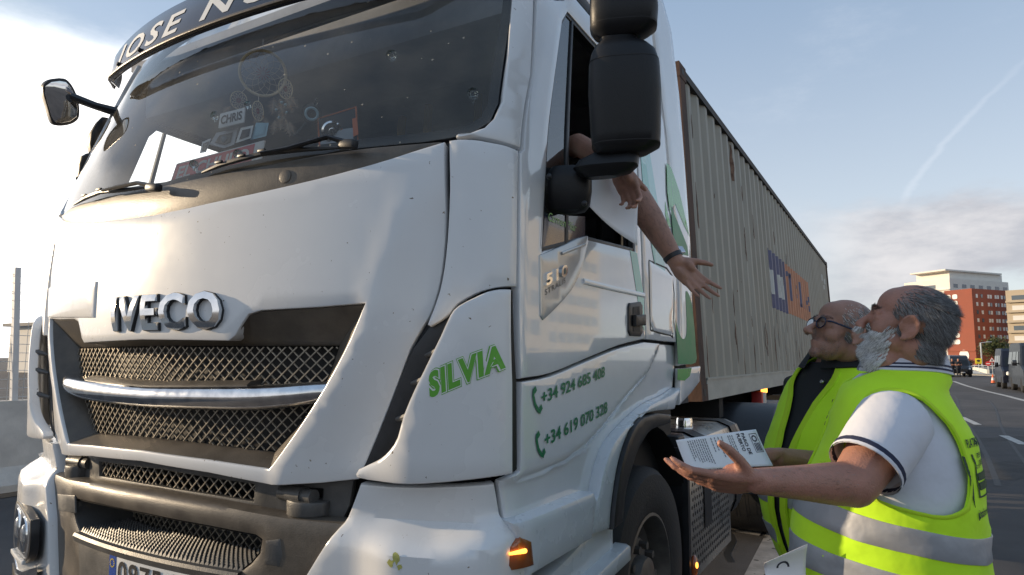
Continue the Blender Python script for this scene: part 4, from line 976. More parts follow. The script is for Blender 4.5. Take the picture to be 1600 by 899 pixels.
tag(wl.build('low_wall', 'white_wall', None, False), 'low pale kerb wall curving round the traffic island beside the road signs', 'wall')

# ---- concrete barrier, fence and what lies behind it on the left
BX = -6.0
bar = MB(); prof = [(-.0, 0), (.0, .08), (-.16, .26), (-.24, .98), (-.40, .98), (-.5, 0)]
ys = [y for y in np.arange(-6, 66, 3.)]
for y in ys:
    a = [(BX+x, y+.012, z) for x, z in prof]; b = [(BX+x, y+2.988, z) for x, z in prof]; n = len(prof)
    bar.add(a+b, [(i, (i+1) % n, n+(i+1) % n, n+i) for i in range(n)]+[tuple(range(n))[::-1], tuple(range(n, 2*n))])
tag(bar.build('concrete_barrier', 'concrete', None, False), 'long grey concrete barrier behind the truck carrying a wire fence', 'wall')
ear = ground_strip('earth_verge', [(BX+.10, -6), (BX+.08, 10), (BX+.12, 66)], .36, 'earth', .006)
fen = thing('wire_fence', (BX-.3, 10, .98), 'tall pale wire mesh fence standing on the concrete barrier', 'fence')
wm = MB()
for z in list(np.arange(1.02, 2.45, .10))+[2.2, 2.4]: wm.tube([(BX-.32, -6, z), (BX-.32, 66, z)], .0032, 4, False)
for y in np.arange(-6, 60, .16): wm.tube([(BX-.32, y, .98), (BX-.32, y, 1.9)], .003, 4, False)
wm.build('wire_mesh', 'galvanised', fen, False)
mat('white_post', (.7, .7, .7), .5, var=.06, vscale=6)
yp = on(10, 500, 0, BX-.3).y
for k in range(-2, 10): pb_ = MB(); pb_.box((BX-.30, yp+k*3.0+.10, 1.74), (.030, .03, .76), Matrix.Rotation(rad(3), 3, 'X') if k == 0 else None); pb_.build('post', 'white_post', fen, False)

# ---- trailer and container
CY, CZ, CL_, CH_ = 3.30, 1.18, 12.19, 2.59
LEAN = Matrix.Rotation(rad(-2.5), 3, 'Y')
def cpt(x, y, z): return V((0, CY, CZ))+LEAN @ V((x-1.22, y, z))+V((1.22, 0, 0))
cont = thing('shipping_container', (0, CY+6, CZ), 'forty foot olive grey shipping container with corrugated rusty sides on the trailer', 'container')
pit = .2785
def cprof(yy):
    """corrugation depth (0 = outer face) along the side"""
    t = (yy % pit)/pit
    for a, b, c_, d_ in ((0, .25, 0, 0), (.25, .495, 0, -.036), (.495, .745, -.036, -.036), (.745, 1, -.036, 0)):
        if t <= b: return c_+(d_-c_)*(t-a)/(b-a)
    return 0
brk = sorted({round(k*pit+f_*pit, 4) for k in range(45) for f_ in (0, .25, .495, .745)})
brk = [b for b in brk if .16 < b < CL_-.16]
def cstrip(name, bks, z0f, z1f, x0, m, parent, off=0, sgn=1):
    vs = []
    for y in bks: x = x0+sgn*(cprof(y)+off); vs += [cpt(x, y, z0f(y)), cpt(x, y, z1f(y))]
    return mesh(name, vs, [(2*i, 2*i+2, 2*i+3, 2*i+1) if sgn > 0 else (2*i, 2*i+1, 2*i+3, 2*i+2) for i in range(len(bks)-1)], m, parent, False)
side = cstrip('side_wall', [.1]+brk+[CL_-.1], lambda y: .15, lambda y: CH_-.06, 1.205, 'container_paint', cont)
cstrip('side_wall', [.1]+brk+[CL_-.1], lambda y: .15, lambda y: CH_-.06, -1.205, 'container_paint', cont, sgn=-1)
def cbox(mb, x0, x1, y0, y1, z0, z1):
    vs = [cpt(x, y, z) for x in (x0, x1) for y in (y0, y1) for z in (z0, z1)]; return mb.add(vs, [(0, 1, 3, 2), (4, 6, 7, 5), (0, 4, 5, 1), (2, 3, 7, 6), (0, 2, 6, 4), (1, 5, 7, 3)])
for x in (1, -1):
    for y in (0, CL_-.15):
        b = MB(); cbox(b, x*1.22, x*1.08, y, y+.15, .12, CH_-.12); b.build('corner_post', 'container_rust', cont, False)
        for z in (0, CH_-.12):
            b = MB(); cbox(b, x*1.224, x*1.04, y-.004, y+.18, z, z+.12); cst = b.build('corner_casting', 'container_rust', cont, False)
            h_ = MB(); cbox(h_, x*1.226, x*1.2, y+.05, y+.12, z+.035, z+.085); h_.build('casting_hole', 'dark_gap', cst, False)
    b = MB(); cbox(b, x*1.222, x*1.14, .18, CL_-.18, .0, .155); cbox(b, x*1.228, x*1.15, .18, CL_-.18, .150, .166); b.build('bottom_rail', 'container_rail', cont, False)
    b = MB(); cbox(b, x*1.219, x*1.15, .18, CL_-.18, CH_-.075, CH_-.01); b.build('top_rail', 'container_dark', cont, False)
b = MB(); cbox(b, -1.1, 1.1, .04, .08, .1, CH_-.05); cbox(b, -1.1, 1.1, CL_-.08, CL_-.04, .1, CH_-.05); b.build('end_wall', 'container_rust', cont, False)
b = MB(); cbox(b, -1.19, 1.19, .1, CL_-.1, CH_-.05, CH_-.02); b.build('roof', 'container_paint', cont, False)
b = MB(); cbox(b, -1.15, 1.15, .1, CL_-.1, .05, .10); b.build('floor', 'container_dark', cont, False)
# faded shipping line emblem painted over the corrugation
def cyz(px, py):
    p = on(px, py, 0, 1.2); return p.y-CY, p.z-CZ
ly0, lzt = cyz(1208, 386); _, lzb = cyz(1213, 480); ly1 = cyz(1233, 410)[0]; ly2, _ = cyz(1269, 442)
def bk(a, b): return [a]+[q for q in brk if a < q < b]+[b]
logo = cstrip('emblem_panel', bk(ly0, ly1), lambda y: lzb, lambda y: lzt, 1.205, 'logo_white', cont, .0022)
LW = ly1-ly0
def lz(a): return lzb+(lzt-lzb)*a
cstrip('emblem_panel', bk(ly1, ly2), lambda y: lz(.02), lambda y: lz(1.0), 1.205, 'logo_orange', cont, .0026)
for a, b, c_, d_ in ((.0, 1.0, .66, 1.0), (.0, 1, 0, .24), (.30, .46, .24, .66), (.86, 1.0, .24, .66), (.62, .74, .36, .56)):
    cstrip('emblem_bar', bk(ly0+a*LW, ly0+b*LW), lambda y: lz(c_), lambda y: lz(d_), 1.205, 'logo_blue', cont, .0034)
OW = ly2-ly1
for a, b, c_, d_ in ((.10, .20, .30, .84), (.03, .27, .76, .86), (.38, .44, .42, .50), (.38, .44, .62, .70), (.52, .60, .28, .84), (.48, .64, .28, .35), (.68, .72, .28, .36), (.78, .84, .28, .62), (.84, .90, .42, .52), (.90, .97, .28, .42), (.90, .97, .50, .64)):
    cstrip('emblem_letter', bk(ly1+a*OW, ly1+b*OW), lambda y: lz(c_), lambda y: lz(d_), 1.205, 'logo_blue', cont, .0044)
for k, (a, b, c_, d_) in enumerate(((.2, .55, 2.02, 2.16), (.65, 1.0, 2.0, 2.12), (.45, .75, 1.86, 1.95))):
    cstrip('container_marking', bk(CL_-1.7+a, CL_-1.7+b), lambda y: c_, lambda y: d_, 1.205, 'logo_white', cont, .003)
# streaks of rust running down the side
rs = random.Random(4); mat('rust_streak', (.13, .055, .028), .85, var=.5, vscale=14, hue2=(.24, .14, .09))
def streak_(yc, z0, z1, wd, par):
    n = 7; vs = []; zs = np.linspace(z0, z1, n)
    for i, z in enumerate(zs):
        q = wd*(.35+.65*sin(pi*min(1, i/(n-1)+.1)))*rs.uniform(.6, 1.2); j = rs.uniform(-.01, .01)
        for s in (-1, 1): y = yc+j+s*q; vs.append(cpt(1.205+cprof(y)+.003, y, z))
    return vs, [(2*i, 2*i+1, 2*i+3, 2*i+2) for i in range(n-1)]
sk = MB()
for k in range(60):
    yy = CL_*rs.random()**1.6*.9+.2; kk = round(yy/pit)*pit+rs.choice((.05, .12, .62*1, .17))*pit; zt = rs.choice((rs.uniform(.3, .8), rs.uniform(.3, 1.0), rs.uniform(1.4, 2.3)))
    sk.add(*streak_(kk, zt-rs.uniform(.1, .4), zt, rs.uniform(.008, .024), None))
for px, py, ln in ((1200, 515, .3), (1213, 520, .35), (1222, 530, .4), (1110, 500, .5), (1148, 240, .4), (1160, 235, .3), (1182, 540, .3)):
    a = cyz(px, py); sk.add(*streak_(a[0], max(.17, a[1]-ln), a[1]+.08, .03, None))
sk.build('rust_streak', 'rust_streak', cont, False)

trl = thing('semi_trailer', (0, 9, 0), 'dark skeletal semi trailer carrying the olive shipping container', 'trailer')
b = MB()
for x in (-.42, .42): b.box((x, 9.6, 1.02), (.07, 6.0, .15))
for y in (4.2, 6.2, 8.5, 11, 13.5, 15.2): b.box((0, y, 1.08), (1.15, .07, .08))
b.box((0, 15.5, .6), (1.1, .05, .06)); b.build('frame', 'underbody', trl, False)
for i, y in enumerate((10.9, 12.2, 13.5)):
    for f_ in (1, -1): wheel((f_*1.02, y, .5), .5, .38, face=f_, parent=trl)
    ax = MB(); ax.tube([(-1, y, .5), (1, y, .5)], .07, 8); ax.build('axle', 'underbody', trl)
mat('red_paint', (.42, .035, .03), .45, var=.2, vscale=8); mat('reflector_white', (.7, .7, .7), .4)
lgp = on(1185, 650, 0, 1.12)
for f_ in (1, -1):
    b = MB(); b.box((f_*lgp.x, lgp.y, .62), (.055, .07, .52), bev=.01); b.box((f_*lgp.x, lgp.y, .06), (.12, .13, .03)); lg = b.build('landing_leg', 'red_paint', trl)
    b = MB(); b.box((f_*(lgp.x+.045)+.0, lgp.y-.072, .66), (.010, .004, .26)); b.build('reflector', 'reflector_white', lg, False)
b = MB(); b.tube([(1.0, 5.6, .95), (.8, 5.9, .5), (.4, 6.2, .5)], .03, 8); b.tube([(1.05, 6.4, .9), (1.05, 6.4, .35)], .09, 10); b.box((1.0, 7.6, .62), (.12, .5, .22), bev=.03); b.tube([(1.05, 6.6, .95), (.9, 7.0, .35), (.8, 8.6, .4)], .025, 6); b.build('side_gear', 'underbody', trl)
lpt = on(1197, 610, 0, 1.20); b = MB(); b.tube([lpt-V((.05, 0, 0)), lpt+V((.01, 0, 0))], .026, 10); tag(b.build('side_lamp', 'amber_glow', trl))
b = MB(); b.tube([lpt-V((.05, 0, .02)), lpt-V((.05, 0, .16))], .05, 10); b.lathe([(.09, 0), (.1, .03), (.06, .06)], lpt-V((.05, 0, .22)), (0, 0, 1), 16); b.build('lamp_bracket', 'galvanised', trl)

# ---- buildings behind
mat('red_render', (.29, .085, .052), .85, var=.08, vscale=.3)
mat('white_render', (.76, .72, .65), .8, var=.05, vscale=.3)
mat('beige_render', (.50, .42, .31), .85, var=.06, vscale=.3)
mat('window_glass', (.10, .13, .16), .08, coat=.5)
mat('white_frame', (.74, .73, .70), .5)
mat('roof_grey', (.25, .24, .23), .8)
def solve_len(C, d, px, mx=200):
    lo, hi = 0, mx; s = 1 if proj(C+d*mx)[0] > proj(C)[0] else -1
    for _ in range(50):
        m = (lo+hi)/2
        if (proj(C+d*m)[0]-px)*s < 0: lo = m
        else: hi = m
    return lo
def block(root, C, a, b, la, lb, h, m, z0=0, name='wall'):
    """box from the near corner C along a and b"""
    mb = MB(); P = [C, C+b*lb, C+b*lb+a*la, C+a*la]; P = [V((p.x, p.y, 0)) for p in P]
    mb.add([p+V((0, 0, z0)) for p in P]+[p+V((0, 0, h)) for p in P], [(0, 1, 5, 4), (1, 2, 6, 5), (2, 3, 7, 6), (3, 0, 4, 7), (4, 5, 6, 7), (3, 2, 1, 0)]); return mb.build(name, m, root, False)
def face_panel(root, C, d, n, u0, u1, z0, z1, m, name='window', dep_=.12, r=0):
    """a raised panel on the facade that starts at C along d, outward normal n"""
    def P(u, z, o_): q = C+d*u+n*o_; return V((q.x, q.y, z))
    pts = rrect(u0, z0, u1, z1, min(r, (u1-u0)/2.01, (z1-z0)/2.01), 4) if r else [(u0, z0), (u1, z0), (u1, z1), (u0, z1)]
    k = len(pts); mb = MB(); mb.add([P(u, z, dep_) for u, z in pts]+[P(u, z, -.05) for u, z in pts], [tuple(range(k))]+[(i, k+i, k+(i+1) % k, (i+1) % k) for i in range(k)]); return fixn(mb.build(name, m, root, False))
def ztop(C, py): 
    t = (V((C.x, C.y, 0))-CP).dot(cf); return CP.z+t*(ray(proj(C)[0], py).z)
phi = rad(38); da_ = V((-cos(phi), sin(phi), 0)); db_ = V((sin(phi), cos(phi), 0)); na_ = -db_; nb_ = -da_
D = 230; Cr = dep(1526, 566, D); Cr.z = 0; la, lb = solve_len(Cr, da_, 1482.5), solve_len(Cr, db_, 1581); hR = ztop(Cr, 449.5)
red = thing('apartment_building', Cr, 'red rendered tower block with a column of white windows on its sunlit end', 'building')
block(red, Cr, da_, db_, la, lb, hR, 'red_render'); zb = ztop(Cr, 545)
for i in range(8):
    z1 = hR-1.6-i*(hR-1.6-zb-1)/8; hgt = (hR-1.6-zb-1)/8*.72
    if i == 0: face_panel(red, Cr, da_, na_, la*.52, la*.70, z1-hgt, z1, 'white_frame', r=.5); face_panel(red, Cr, da_, na_, la*.76, la*.96, z1-hgt, z1, 'white_frame', r=.5)
    else: face_panel(red, Cr, da_, na_, la*.52-.0, la*.96, z1-hgt, z1, 'white_frame', r=.6)
face_panel(red, Cr, da_, na_, -0.02, la, zb-.9, zb-.5, 'red_render', 'cornice', .3)
rc = 2.4; zc = ztop(Cr, 555.5); pts = MB(); cen = Cr+da_*la*.42
face_panel(red, Cr, da_, na_, la*.36-rc*.5, la*.36+rc*.9, zc-rc*.8, zc+rc*.8, 'white_frame', 'round_window', .15, r=rc*.79)
for i in range(7):
    z1 = hR-1.9-i*(hR-zb)/7.4
    for u in (.10, .24, .43, .50, .64, .71, .82, .90): face_panel(red, Cr, db_, nb_, lb*u, lb*u+.95, z1-1.3, z1, 'white_frame' if (i*7+int(u*100)) % 3 else 'window_glass')
Cw = dep(1492, 566, D+34); Cw.z = 0
lw, lwb = solve_len(Cw, da_, 1420), solve_len(Cw, db_, 1585); Cw2 = Cw
wht = thing('apartment_building', Cw, 'white stepped apartment block rising behind the red tower', 'building'); hW = ztop(Cw, 433)
block(wht, Cw, da_, db_, lw, lwb, hW, 'white_render'); block(wht, Cw+da_*2+db_*3, da_, db_, lw*.72, lwb*.9, hW+3.2, 'white_render', hW, 'penthouse'); block(wht, Cw+da_*1-db_*.6+V((0, 0, 0)), da_, db_, lw*.78, lwb*.96, hW+3.8, 'white_render', hW+3.2, 'roof')
for i in range(8):
    z = hW-2.2-i*3.3
    for u0, u1 in ((.30, .62), (.68, .92)): face_panel(wht, Cw, da_, na_, lw*u0, lw*u1, z-1.5, z, 'window_glass', dep_=.06)
    face_panel(wht, Cw, da_, na_, 0, lw, z-2.4, z-2.1, 'white_render', 'balcony', .6)
    if i < 2:
        for u in np.linspace(.06, .9, 7): face_panel(wht, Cw, db_, nb_, lwb*u, lwb*u+lwb*.07, z-1.5, z, 'window_glass', dep_=.06)
Cb = dep(1579, 566, D-10); Cb.z = 0; hB = ztop(Cb, 453)
phb = rad(64); dab = V((cos(rad(20)), -sin(rad(20)), 0)); dbb = V((sin(rad(20)), cos(rad(20)), 0)); nbb = V((-sin(rad(20)), -cos(rad(20)), 0))
bei = thing('apartment_building', Cb, 'beige apartment block with long window bands at the right edge', 'building')
block(bei, Cb, dab, dbb, 40, 16, hB, 'beige_render')
for i in range(8):
    z = hB-1.8-i*3.35
    if z < 2: break
    for k in range(6): face_panel(bei, Cb, dab, nbb, 1.6+k*6.2, 6.6+k*6.2, z-1.5, z, 'white_frame' if (i+k) % 3 else 'window_glass', dep_=.06)
    face_panel(bei, Cb, dab, nbb, 0, 40, z-2.35, z-1.7, 'beige_render', 'balcony', .9)
# more of the street to the right, which the glossy door mirrors
for k, (x, y, wx, wy, h, m, lab) in enumerate(((34, 40, 12, 24, 15, 'beige_render', 'low beige street block mirrored in the truck door'), (30, 14, 10, 16, 11, 'white_render', 'white street block mirrored in the truck door'), (46, 78, 14, 30, 22, 'beige_render', 'tall beige street block far along the right of the road'))):
    Cx = V((x, y, 0)); bl = thing('street_building', Cx, lab, 'building'); block(bl, Cx, V((0, 1, 0)), V((1, 0, 0)), wy, wx, h, m)
    for i in range(int(h/3.2)):
        for j in range(int(wy/3.2)): face_panel(bl, Cx, V((0, 1, 0)), V((-1, 0, 0)), .6+j*3.2, 2.9+j*3.2, 1.0+i*3.1, 2.6+i*3.1, 'window_glass')
# ---- trees
mat('bark', (.12, .09, .06), .9, var=.3, vscale=6)
for nm, c_ in (('foliage', (.075, .085, .022)), ('foliage_dark', (.045, .062, .02))):
    mat(nm, c_, .75, var=.45, vscale=1.2)
def tree(px, pyb, pyt, w_px, D_, lab, group, seed, m='foliage', n=2600):
    rs = random.Random(seed); B = dep(px, pyb, D_); B.z = 0; h = ztop(B, pyt); R_ = w_px/2*D_/FPX
    t = thing('tree', B, lab, 'tree', group); tr = MB(); tr.tube([B, B+V((.1, 0, h*.3)), B+V((0, .1, h*.6))], [h*.035, h*.028, h*.015], 8)
    cl = []
    for k in range(22):
        a = rs.uniform(0, 2*pi); rr = R_*sqrt(rs.random())*.72; z = h*rs.uniform(.36, .88); k_ = 1-abs(z/h-.58)*1.1; c_ = B+V((rr*k_*cos(a), rr*k_*sin(a), z)); cl.append((c_, R_*rs.uniform(.24, .42)))
        if k < 9: tr.tube([B+V((0, 0, h*.3)), (B+V((0, 0, h*.42))+c_)/2, c_], [h*.014, h*.010, h*.005], 5)
    tr.build('trunk', 'bark', t); lf = MB(); vs = []; fs = []
    for i in range(n):
        c_, r_ = rs.choice(cl); d_ = V((rs.gauss(0, 1), rs.gauss(0, 1), rs.gauss(0, 1))).normalized()*r_*rs.uniform(.55, 1.05); p = c_+d_*V((1, 1, .8)).length/1.6; u = V((rs.gauss(0, 1), rs.gauss(0, 1), rs.gauss(0, .6))).normalized(); q = u.orthogonal().normalized(); s_ = R_*rs.uniform(.035, .075)
        b0 = len(vs); vs += [p-u*s_, p+q*s_*.6, p+u*s_, p-q*s_*.6]; fs.append((b0, b0+1, b0+2, b0+3))
    mesh('crown', vs, fs, m, t, False)
tree(1556, 572, 526, 50, 150, 'olive green leafy tree before the red tower', None, 3)
tree(1584, 572, 540, 34, 140, 'smaller dark tree half behind the dark vans', None, 5, 'foliage_dark')
for k, (px, w_) in enumerate(((1497, 16), (1514, 20), (1475, 16))): tree(px, 574, 559, w_, 170, 'low dark bushy tree at the foot of the red tower', 'trees at the foot of the red tower', 11+k, 'foliage_dark', 900)
# ---- lamp post, signs, cone, rail
def post(p, h, r=.05, m='galvanised', parent=None): return MB().tube([p, p+V((0, 0, h))], r, 8).build('post', m, parent)
B = dep(1535, 577, 105); B.z = 0; lm = thing('street_lamp', B, 'slim grey street lamp before the olive tree', 'lamp post'); h = ztop(B, 536); post(B, h, .10, parent=lm)
hd = MB(); hd.tube([B+V((0, 0, h)), B+V((.9, -.2, h+.15))], [.06, .05], 8); hd.box(B+V((1.1, -.25, h+.15)), (.35, .12, .06), bev=.02); hd.build('lamp_head', 'galvanised', lm)
mat('sign_yellow', (.75, .62, .02), .5, var=.05, vscale=8); mat('sign_white', (.72, .72, .72), .5); mat('sign_red', (.55, .03, .03), .5); mat('sign_black', (.02, .02, .02), .6); mat('sign_back', (.35, .36, .38), .5, metal=.5)
tocam = V((CP.x, CP.y, 0))
def sign(px, pyc, pyb, D_, w_px, kind, lab):
    B = dep(px, pyb, D_); B.z = 0; n = (tocam-B); n.z = 0; n.normalize(); e = V((0, 0, 1)).cross(n); zc = ztop(B, pyc); s = w_px/2*D_/FPX; t = thing('road_sign', B, lab, 'sign'); post(B, zc+s*.6, .035, parent=t)
    sf = planesurf(B+V((0, 0, zc))+n*.06, e, V((0, 0, 1)))
    if kind == 'square':
        p = patch('sign_plate', rrect(-s, -s, s, s, s*.12), sf, 'sign_yellow', t, thick=.02, r=.004, d=.2); patch('sign_symbol', [(s*.55*cos(a), s*.1+s*.42*sin(a)) for a in np.linspace(0, 2*pi, 21)[:-1]], sf, 'sign_black', p, off=.01, thick=.004, r=0, d=.1); patch('sign_symbol', [(-s*.7, -s*.75), (s*.7, -s*.75), (s*.7, -s*.6), (-s*.7, -s*.6)], sf, 'sign_black', p, off=.01, thick=.004, r=0, d=.1)
    if kind == 'triangle':
        tri = lambda k: [(-s*k, -s*.80*k), (s*k, -s*.80*k), (0, s*.95*k)]
        p = patch('sign_plate', tri(1), sf, 'sign_red', t, thick=.02, r=.004, d=.2); patch('sign_face', tri(.72), sf, 'sign_white', p, off=.006, thick=.004, r=0, d=.2); patch('sign_symbol', [(-s*.14, -s*.45), (s*.14, -s*.45), (s*.22, -s*.1), (s*.05, s*.3), (-s*.12, s*.1), (-s*.2, -s*.2)], sf, 'sign_black', p, off=.012, thick=.004, r=0, d=.1)
    if kind == 'round':
        ci = lambda k: [(s*k*cos(a), s*k*sin(a)) for a in np.linspace(0, 2*pi, 29)[:-1]]
        p = patch('sign_plate', ci(1), sf, 'sign_red', t, thick=.02, r=.004, d=.2); patch('sign_bar', [(-s*.68, -s*.18), (s*.68, -s*.18), (s*.68, s*.18), (-s*.68, s*.18)], sf, 'sign_white', p, off=.006, thick=.004, r=0, d=.2)
sign(1530, 564.5, 581, 75, 8.6, 'square', 'square yellow traffic sign with a dark round symbol')
sign(1551.5, 562.5, 585, 68, 9.6, 'triangle', 'triangular red bordered warning sign on the traffic island')
sign(1545, 568.5, 582, 74, 7.2, 'round', 'round red no entry sign with white bar beside the triangle')
sign(1476, 566.5, 582, 84, 7.0, 'round', 'round red no entry sign left of the parked black van')
mat('cone_orange', (.75, .13, .03), .5)
B = gz(1552, 599.5); cn = thing('traffic_cone', B, 'orange and white traffic cone standing alone on the road', 'cone'); k = .62
b = MB(); b.box(B+V((0, 0, .025)), (.17, .17, .025), bev=.01); b.build('base', 'sign_black', cn); b = MB(); b.lathe([(.13, .05), (.10, .22)], B, (0, 0, 1), 18); b.lathe([(.07, .40), (.028, k), (.001, k)], B, (0, 0, 1), 18); b.build('cone_body', 'cone_orange', cn); b = MB(); b.lathe([(.10, .22), (.07, .40)], B, (0, 0, 1), 18); b.build('reflective_band', 'sign_white', cn)
rl = thing('guard_rail', gz(1545, 582)+far*6, 'grey metal guard rail behind the traffic island', 'rail'); a, c_ = gz(1538, 580)+far*6, gz(1600, 582)+far*6
b = MB()
for z in (.5, .85): b.tube([a+V((0, 0, z)), c_+V((0, 0, z))], .05, 6)
b.build('rail', 'galvanised', rl)
for k in range(9): post(a+(c_-a)*k/8, .95, .05, parent=rl)

# ---- vans
mat('van_navy', (.010, .013, .026), .45, spec=.3, coat=.1, var=.1, vscale=3); mat('van_grey', (.022, .027, .036), .45, spec=.3, coat=.1, var=.1, vscale=3); mat('van_black', (.012, .012, .014), .2, coat=.8)
mat('van_glass', (.012, .016, .02), .08, spec=.4); mat('blue_beacon', (.05, .08, .7), .2, emit=((.1, .15, 1), 2.5)); mat('head_lamp', (.85, .85, .8), .1, coat=1)
mat('orange_band', (.6, .12, .04), .5)
def van(pos, head, name, lab, m, sc=1.0, beacon=True, group=None, plate=True):
    h = V((head[0], head[1], 0)).normalized(); l = V((0, 0, 1)).cross(h); t = thing(name, pos, lab, 'van', group)
    P = lambda x, y, z: V(pos)+(h*x+l*y+V((0, 0, z)))*sc
    side_ = [(2.55, .35), (2.62, .75), (2.50, 1.05), (1.75, 1.28), (1.05, 2.22), (.75, 2.38), (-2.45, 2.42), (-2.62, 2.2), (-2.65, .5), (-2.6, .35)]
    b = MB(); vs = []; k = len(side_)
    for y, q in ((-.98, 0), (-.90, .9), (.90, .9), (.98, 0)):
        for x, z in side_: 
            tz = 1 if z < 1.25 else 1-.14*(z-1.25); ins = 0.0 if q == 0 else .03
            vs.append(P(x+(0 if q == 0 else math.copysign(ins, x)), y*tz, z+(0 if q == 0 else ins)))
    b.add(vs, [(i*k+j, i*k+(j+1) % k, (i+1)*k+(j+1) % k, (i+1)*k+j) for i in range(3) for j in range(k)]+[tuple(range(k)), tuple(3*k+j for j in range(k))[::-1]]); fixn(b.build('body', m, t, True, 25))
    b = MB(); b.add([P(1.72+.035, -.78, 1.36), P(1.72+.035, .78, 1.36), P(1.12+.035, .70, 2.14), P(1.12+.035, -.70, 2.14)], [(0, 1, 2, 3)]); 
    b.add([P(1.70, -.78, 1.34), P(1.70, .78, 1.34), P(1.10, .70, 2.12), P(1.10, -.70, 2.12)], [(3, 2, 1, 0)]); b.build('windscreen', 'van_glass', t, False)
    for s in (1, -1):
        for x0, x1 in ((.25, 1.15), (-1.0, .1), (-2.3, -1.15)):
            b = MB(); pts = [(x0, 1.35), (x1, 1.35), (min(x1, x1-(.35 if x1 > 1 else 0)), 1.98), (x0, 1.98)]; b.prism([P(x, s*(.985*(1 if z < 1.25 else 1-.14*(z-1.25))+.012), z) for x, z in pts], -l*s*.03); fixn(b.build('side_window', 'van_glass', t, False))
        b = MB(); b.ball(P(2.50, s*.72, .88), (.13*sc, .17*sc, .16*sc), 12, 8); b.build('headlight', 'head_lamp', t)
        for x in (1.65, -1.6): wheel(P(x, s*.86, .36), .36*sc, .24*sc, face=1, parent=t, rimr=.22*sc) if False else MB().lathe([(.001, .13), (.2, .13), (.33, .12), (.36, .08), (.36, -.1), (.2, -.12)], P(x, s*.86, .36), l*s, 20).build('wheel', 'rubber', t)
        b = MB(); b.box(P(1.25, s*1.14, 1.42), (.09*sc, .09*sc, .14*sc), bev=.02); b.tube([P(1.25, s*.9, 1.38), P(1.25, s*1.1, 1.40)], .03, 6); b.build('wing_mirror', 'van_black', t)
    b = MB(); b.prism([P(2.66, y, z) for y, z in ((-.5, .6), (.5, .6), (.5, .9), (-.5, .9))], h*-.06*sc); fixn(b.build('radiator_grille', 'van_black', t, False))
    if plate: b = MB(); b.prism([P(2.69, y, z) for y, z in ((-.26, .44), (.26, .44), (.26, .55), (-.26, .55))], h*-.06*sc); fixn(b.build('plate', 'sign_white', t, False))
    if beacon: b = MB(); b.box(P(.55, .25, 2.48), (.12, .35, .07), bev=.03); b.build('beacon', 'blue_beacon', t)
    return t
p = gz(1592, 606.5); van(p, (-.02, -1), 'police_van', 'dark blue police van with blue roof light, farther of the pair', 'van_navy', .92, True)
p = gz(1627, 612.5); van(p, (.0, -1), 'police_van', 'grey blue police van cut off by the right edge', 'van_grey', 1.0, True)
p = gz(1497, 588.5); van(p, (.10, -1), 'parked_van', 'black van parked head on before the red tower', 'van_black', .86, False, plate=True)
# cars beyond the fence
mat('car_white', (.6, .6, .6), .3, coat=.6); mat('car_blue', (.05, .12, .3), .3, coat=.6); mat('car_red', (.4, .05, .04), .3, coat=.6)
for k, (y, m, lab) in enumerate(((9.5, 'car_white', 'white van beyond the fence at the left edge'), (13, 'car_blue', 'blue van beyond the fence at the left edge'), (17, 'car_red', 'red van beyond the fence at the left edge'))):
    van(V((-16-k*1.5, y+6, 0)), (1, -.2), 'parked_van', lab, m, .8, False)
shed = thing('warehouse', (-60, 60, 0), 'long pale port shed far beyond the wire fence', 'building'); b = MB(); b.box((-60, 70, 2.2), (12, 40, 2.2)); b.build('wall', 'white_render', shed, False); b = MB(); b.box((-60, 70, 4.5), (12.5, 40.5, .15)); b.build('roof', 'roof_grey', shed, False)
# ================================================================== people
def skin(name, c_, red):
    return mat(name, c_, .50, spec=.45, var=.20, vscale=17, hue2=red, bump=.22, bscale=260, sss=.10, detail=12)
skin('skin_tan', (.40, .205, .142), (.47, .225, .165)); skin('skin_brown', (.36, .20, .142), (.43, .225, .165)); skin('skin_driver', (.42, .235, .165), (.48, .25, .18))
mat('vest_yellow', (.58, .95, .03), .75, spec=.2, var=.06, vscale=6, bump=.55, bscale=11, sheen=.1)
mat('vest_edge', (.52, .80, .02), .75)
mat('reflective_tape', (.36, .37, .39), .45, metal=.25, var=.08, vscale=12, bump=.5, bscale=12)
mat('polo_white', (.66, .67, .72), .85, spec=.2, var=.04, vscale=9, bump=.55, bscale=13)
mat('navy_stripe', (.02, .025, .06), .8)
mat('shirt_black', (.016, .017, .020), .85, var=.2, vscale=10, bump=.05, bscale=400)
mat('trousers_dark', (.035, .04, .055), .9, var=.2, vscale=8)
mat('shoe_black', (.02, .02, .02), .5)
mat('hair_grey', (.15, .14, .13), .6, var=.4, vscale=30); mat('hair_dark', (.055, .050, .048), .55); mat('hair_white', (.78, .77, .75), .6); mat('hair_mid', (.26, .255, .25), .6)
mat('eye_white', (.7, .68, .65), .2, coat=.5); mat('eye_dark', (.03, .02, .015), .1)
mat('paper', (.86, .86, .88), .8, spec=.2); mat('ink', (.03, .03, .05), .7); mat('ink_grey', (.22, .22, .25), .7)
mat('print_dark', (.03, .07, .03), .7)
mat('watch_black', (.015, .015, .017), .4); mat('ring_metal', (.6, .6, .62), .2, metal=1)
mat('glasses_navy', (.015, .02, .05), .25); glassmat('spectacle_glass', (.9, .9, .9), 0, ior=1.4)
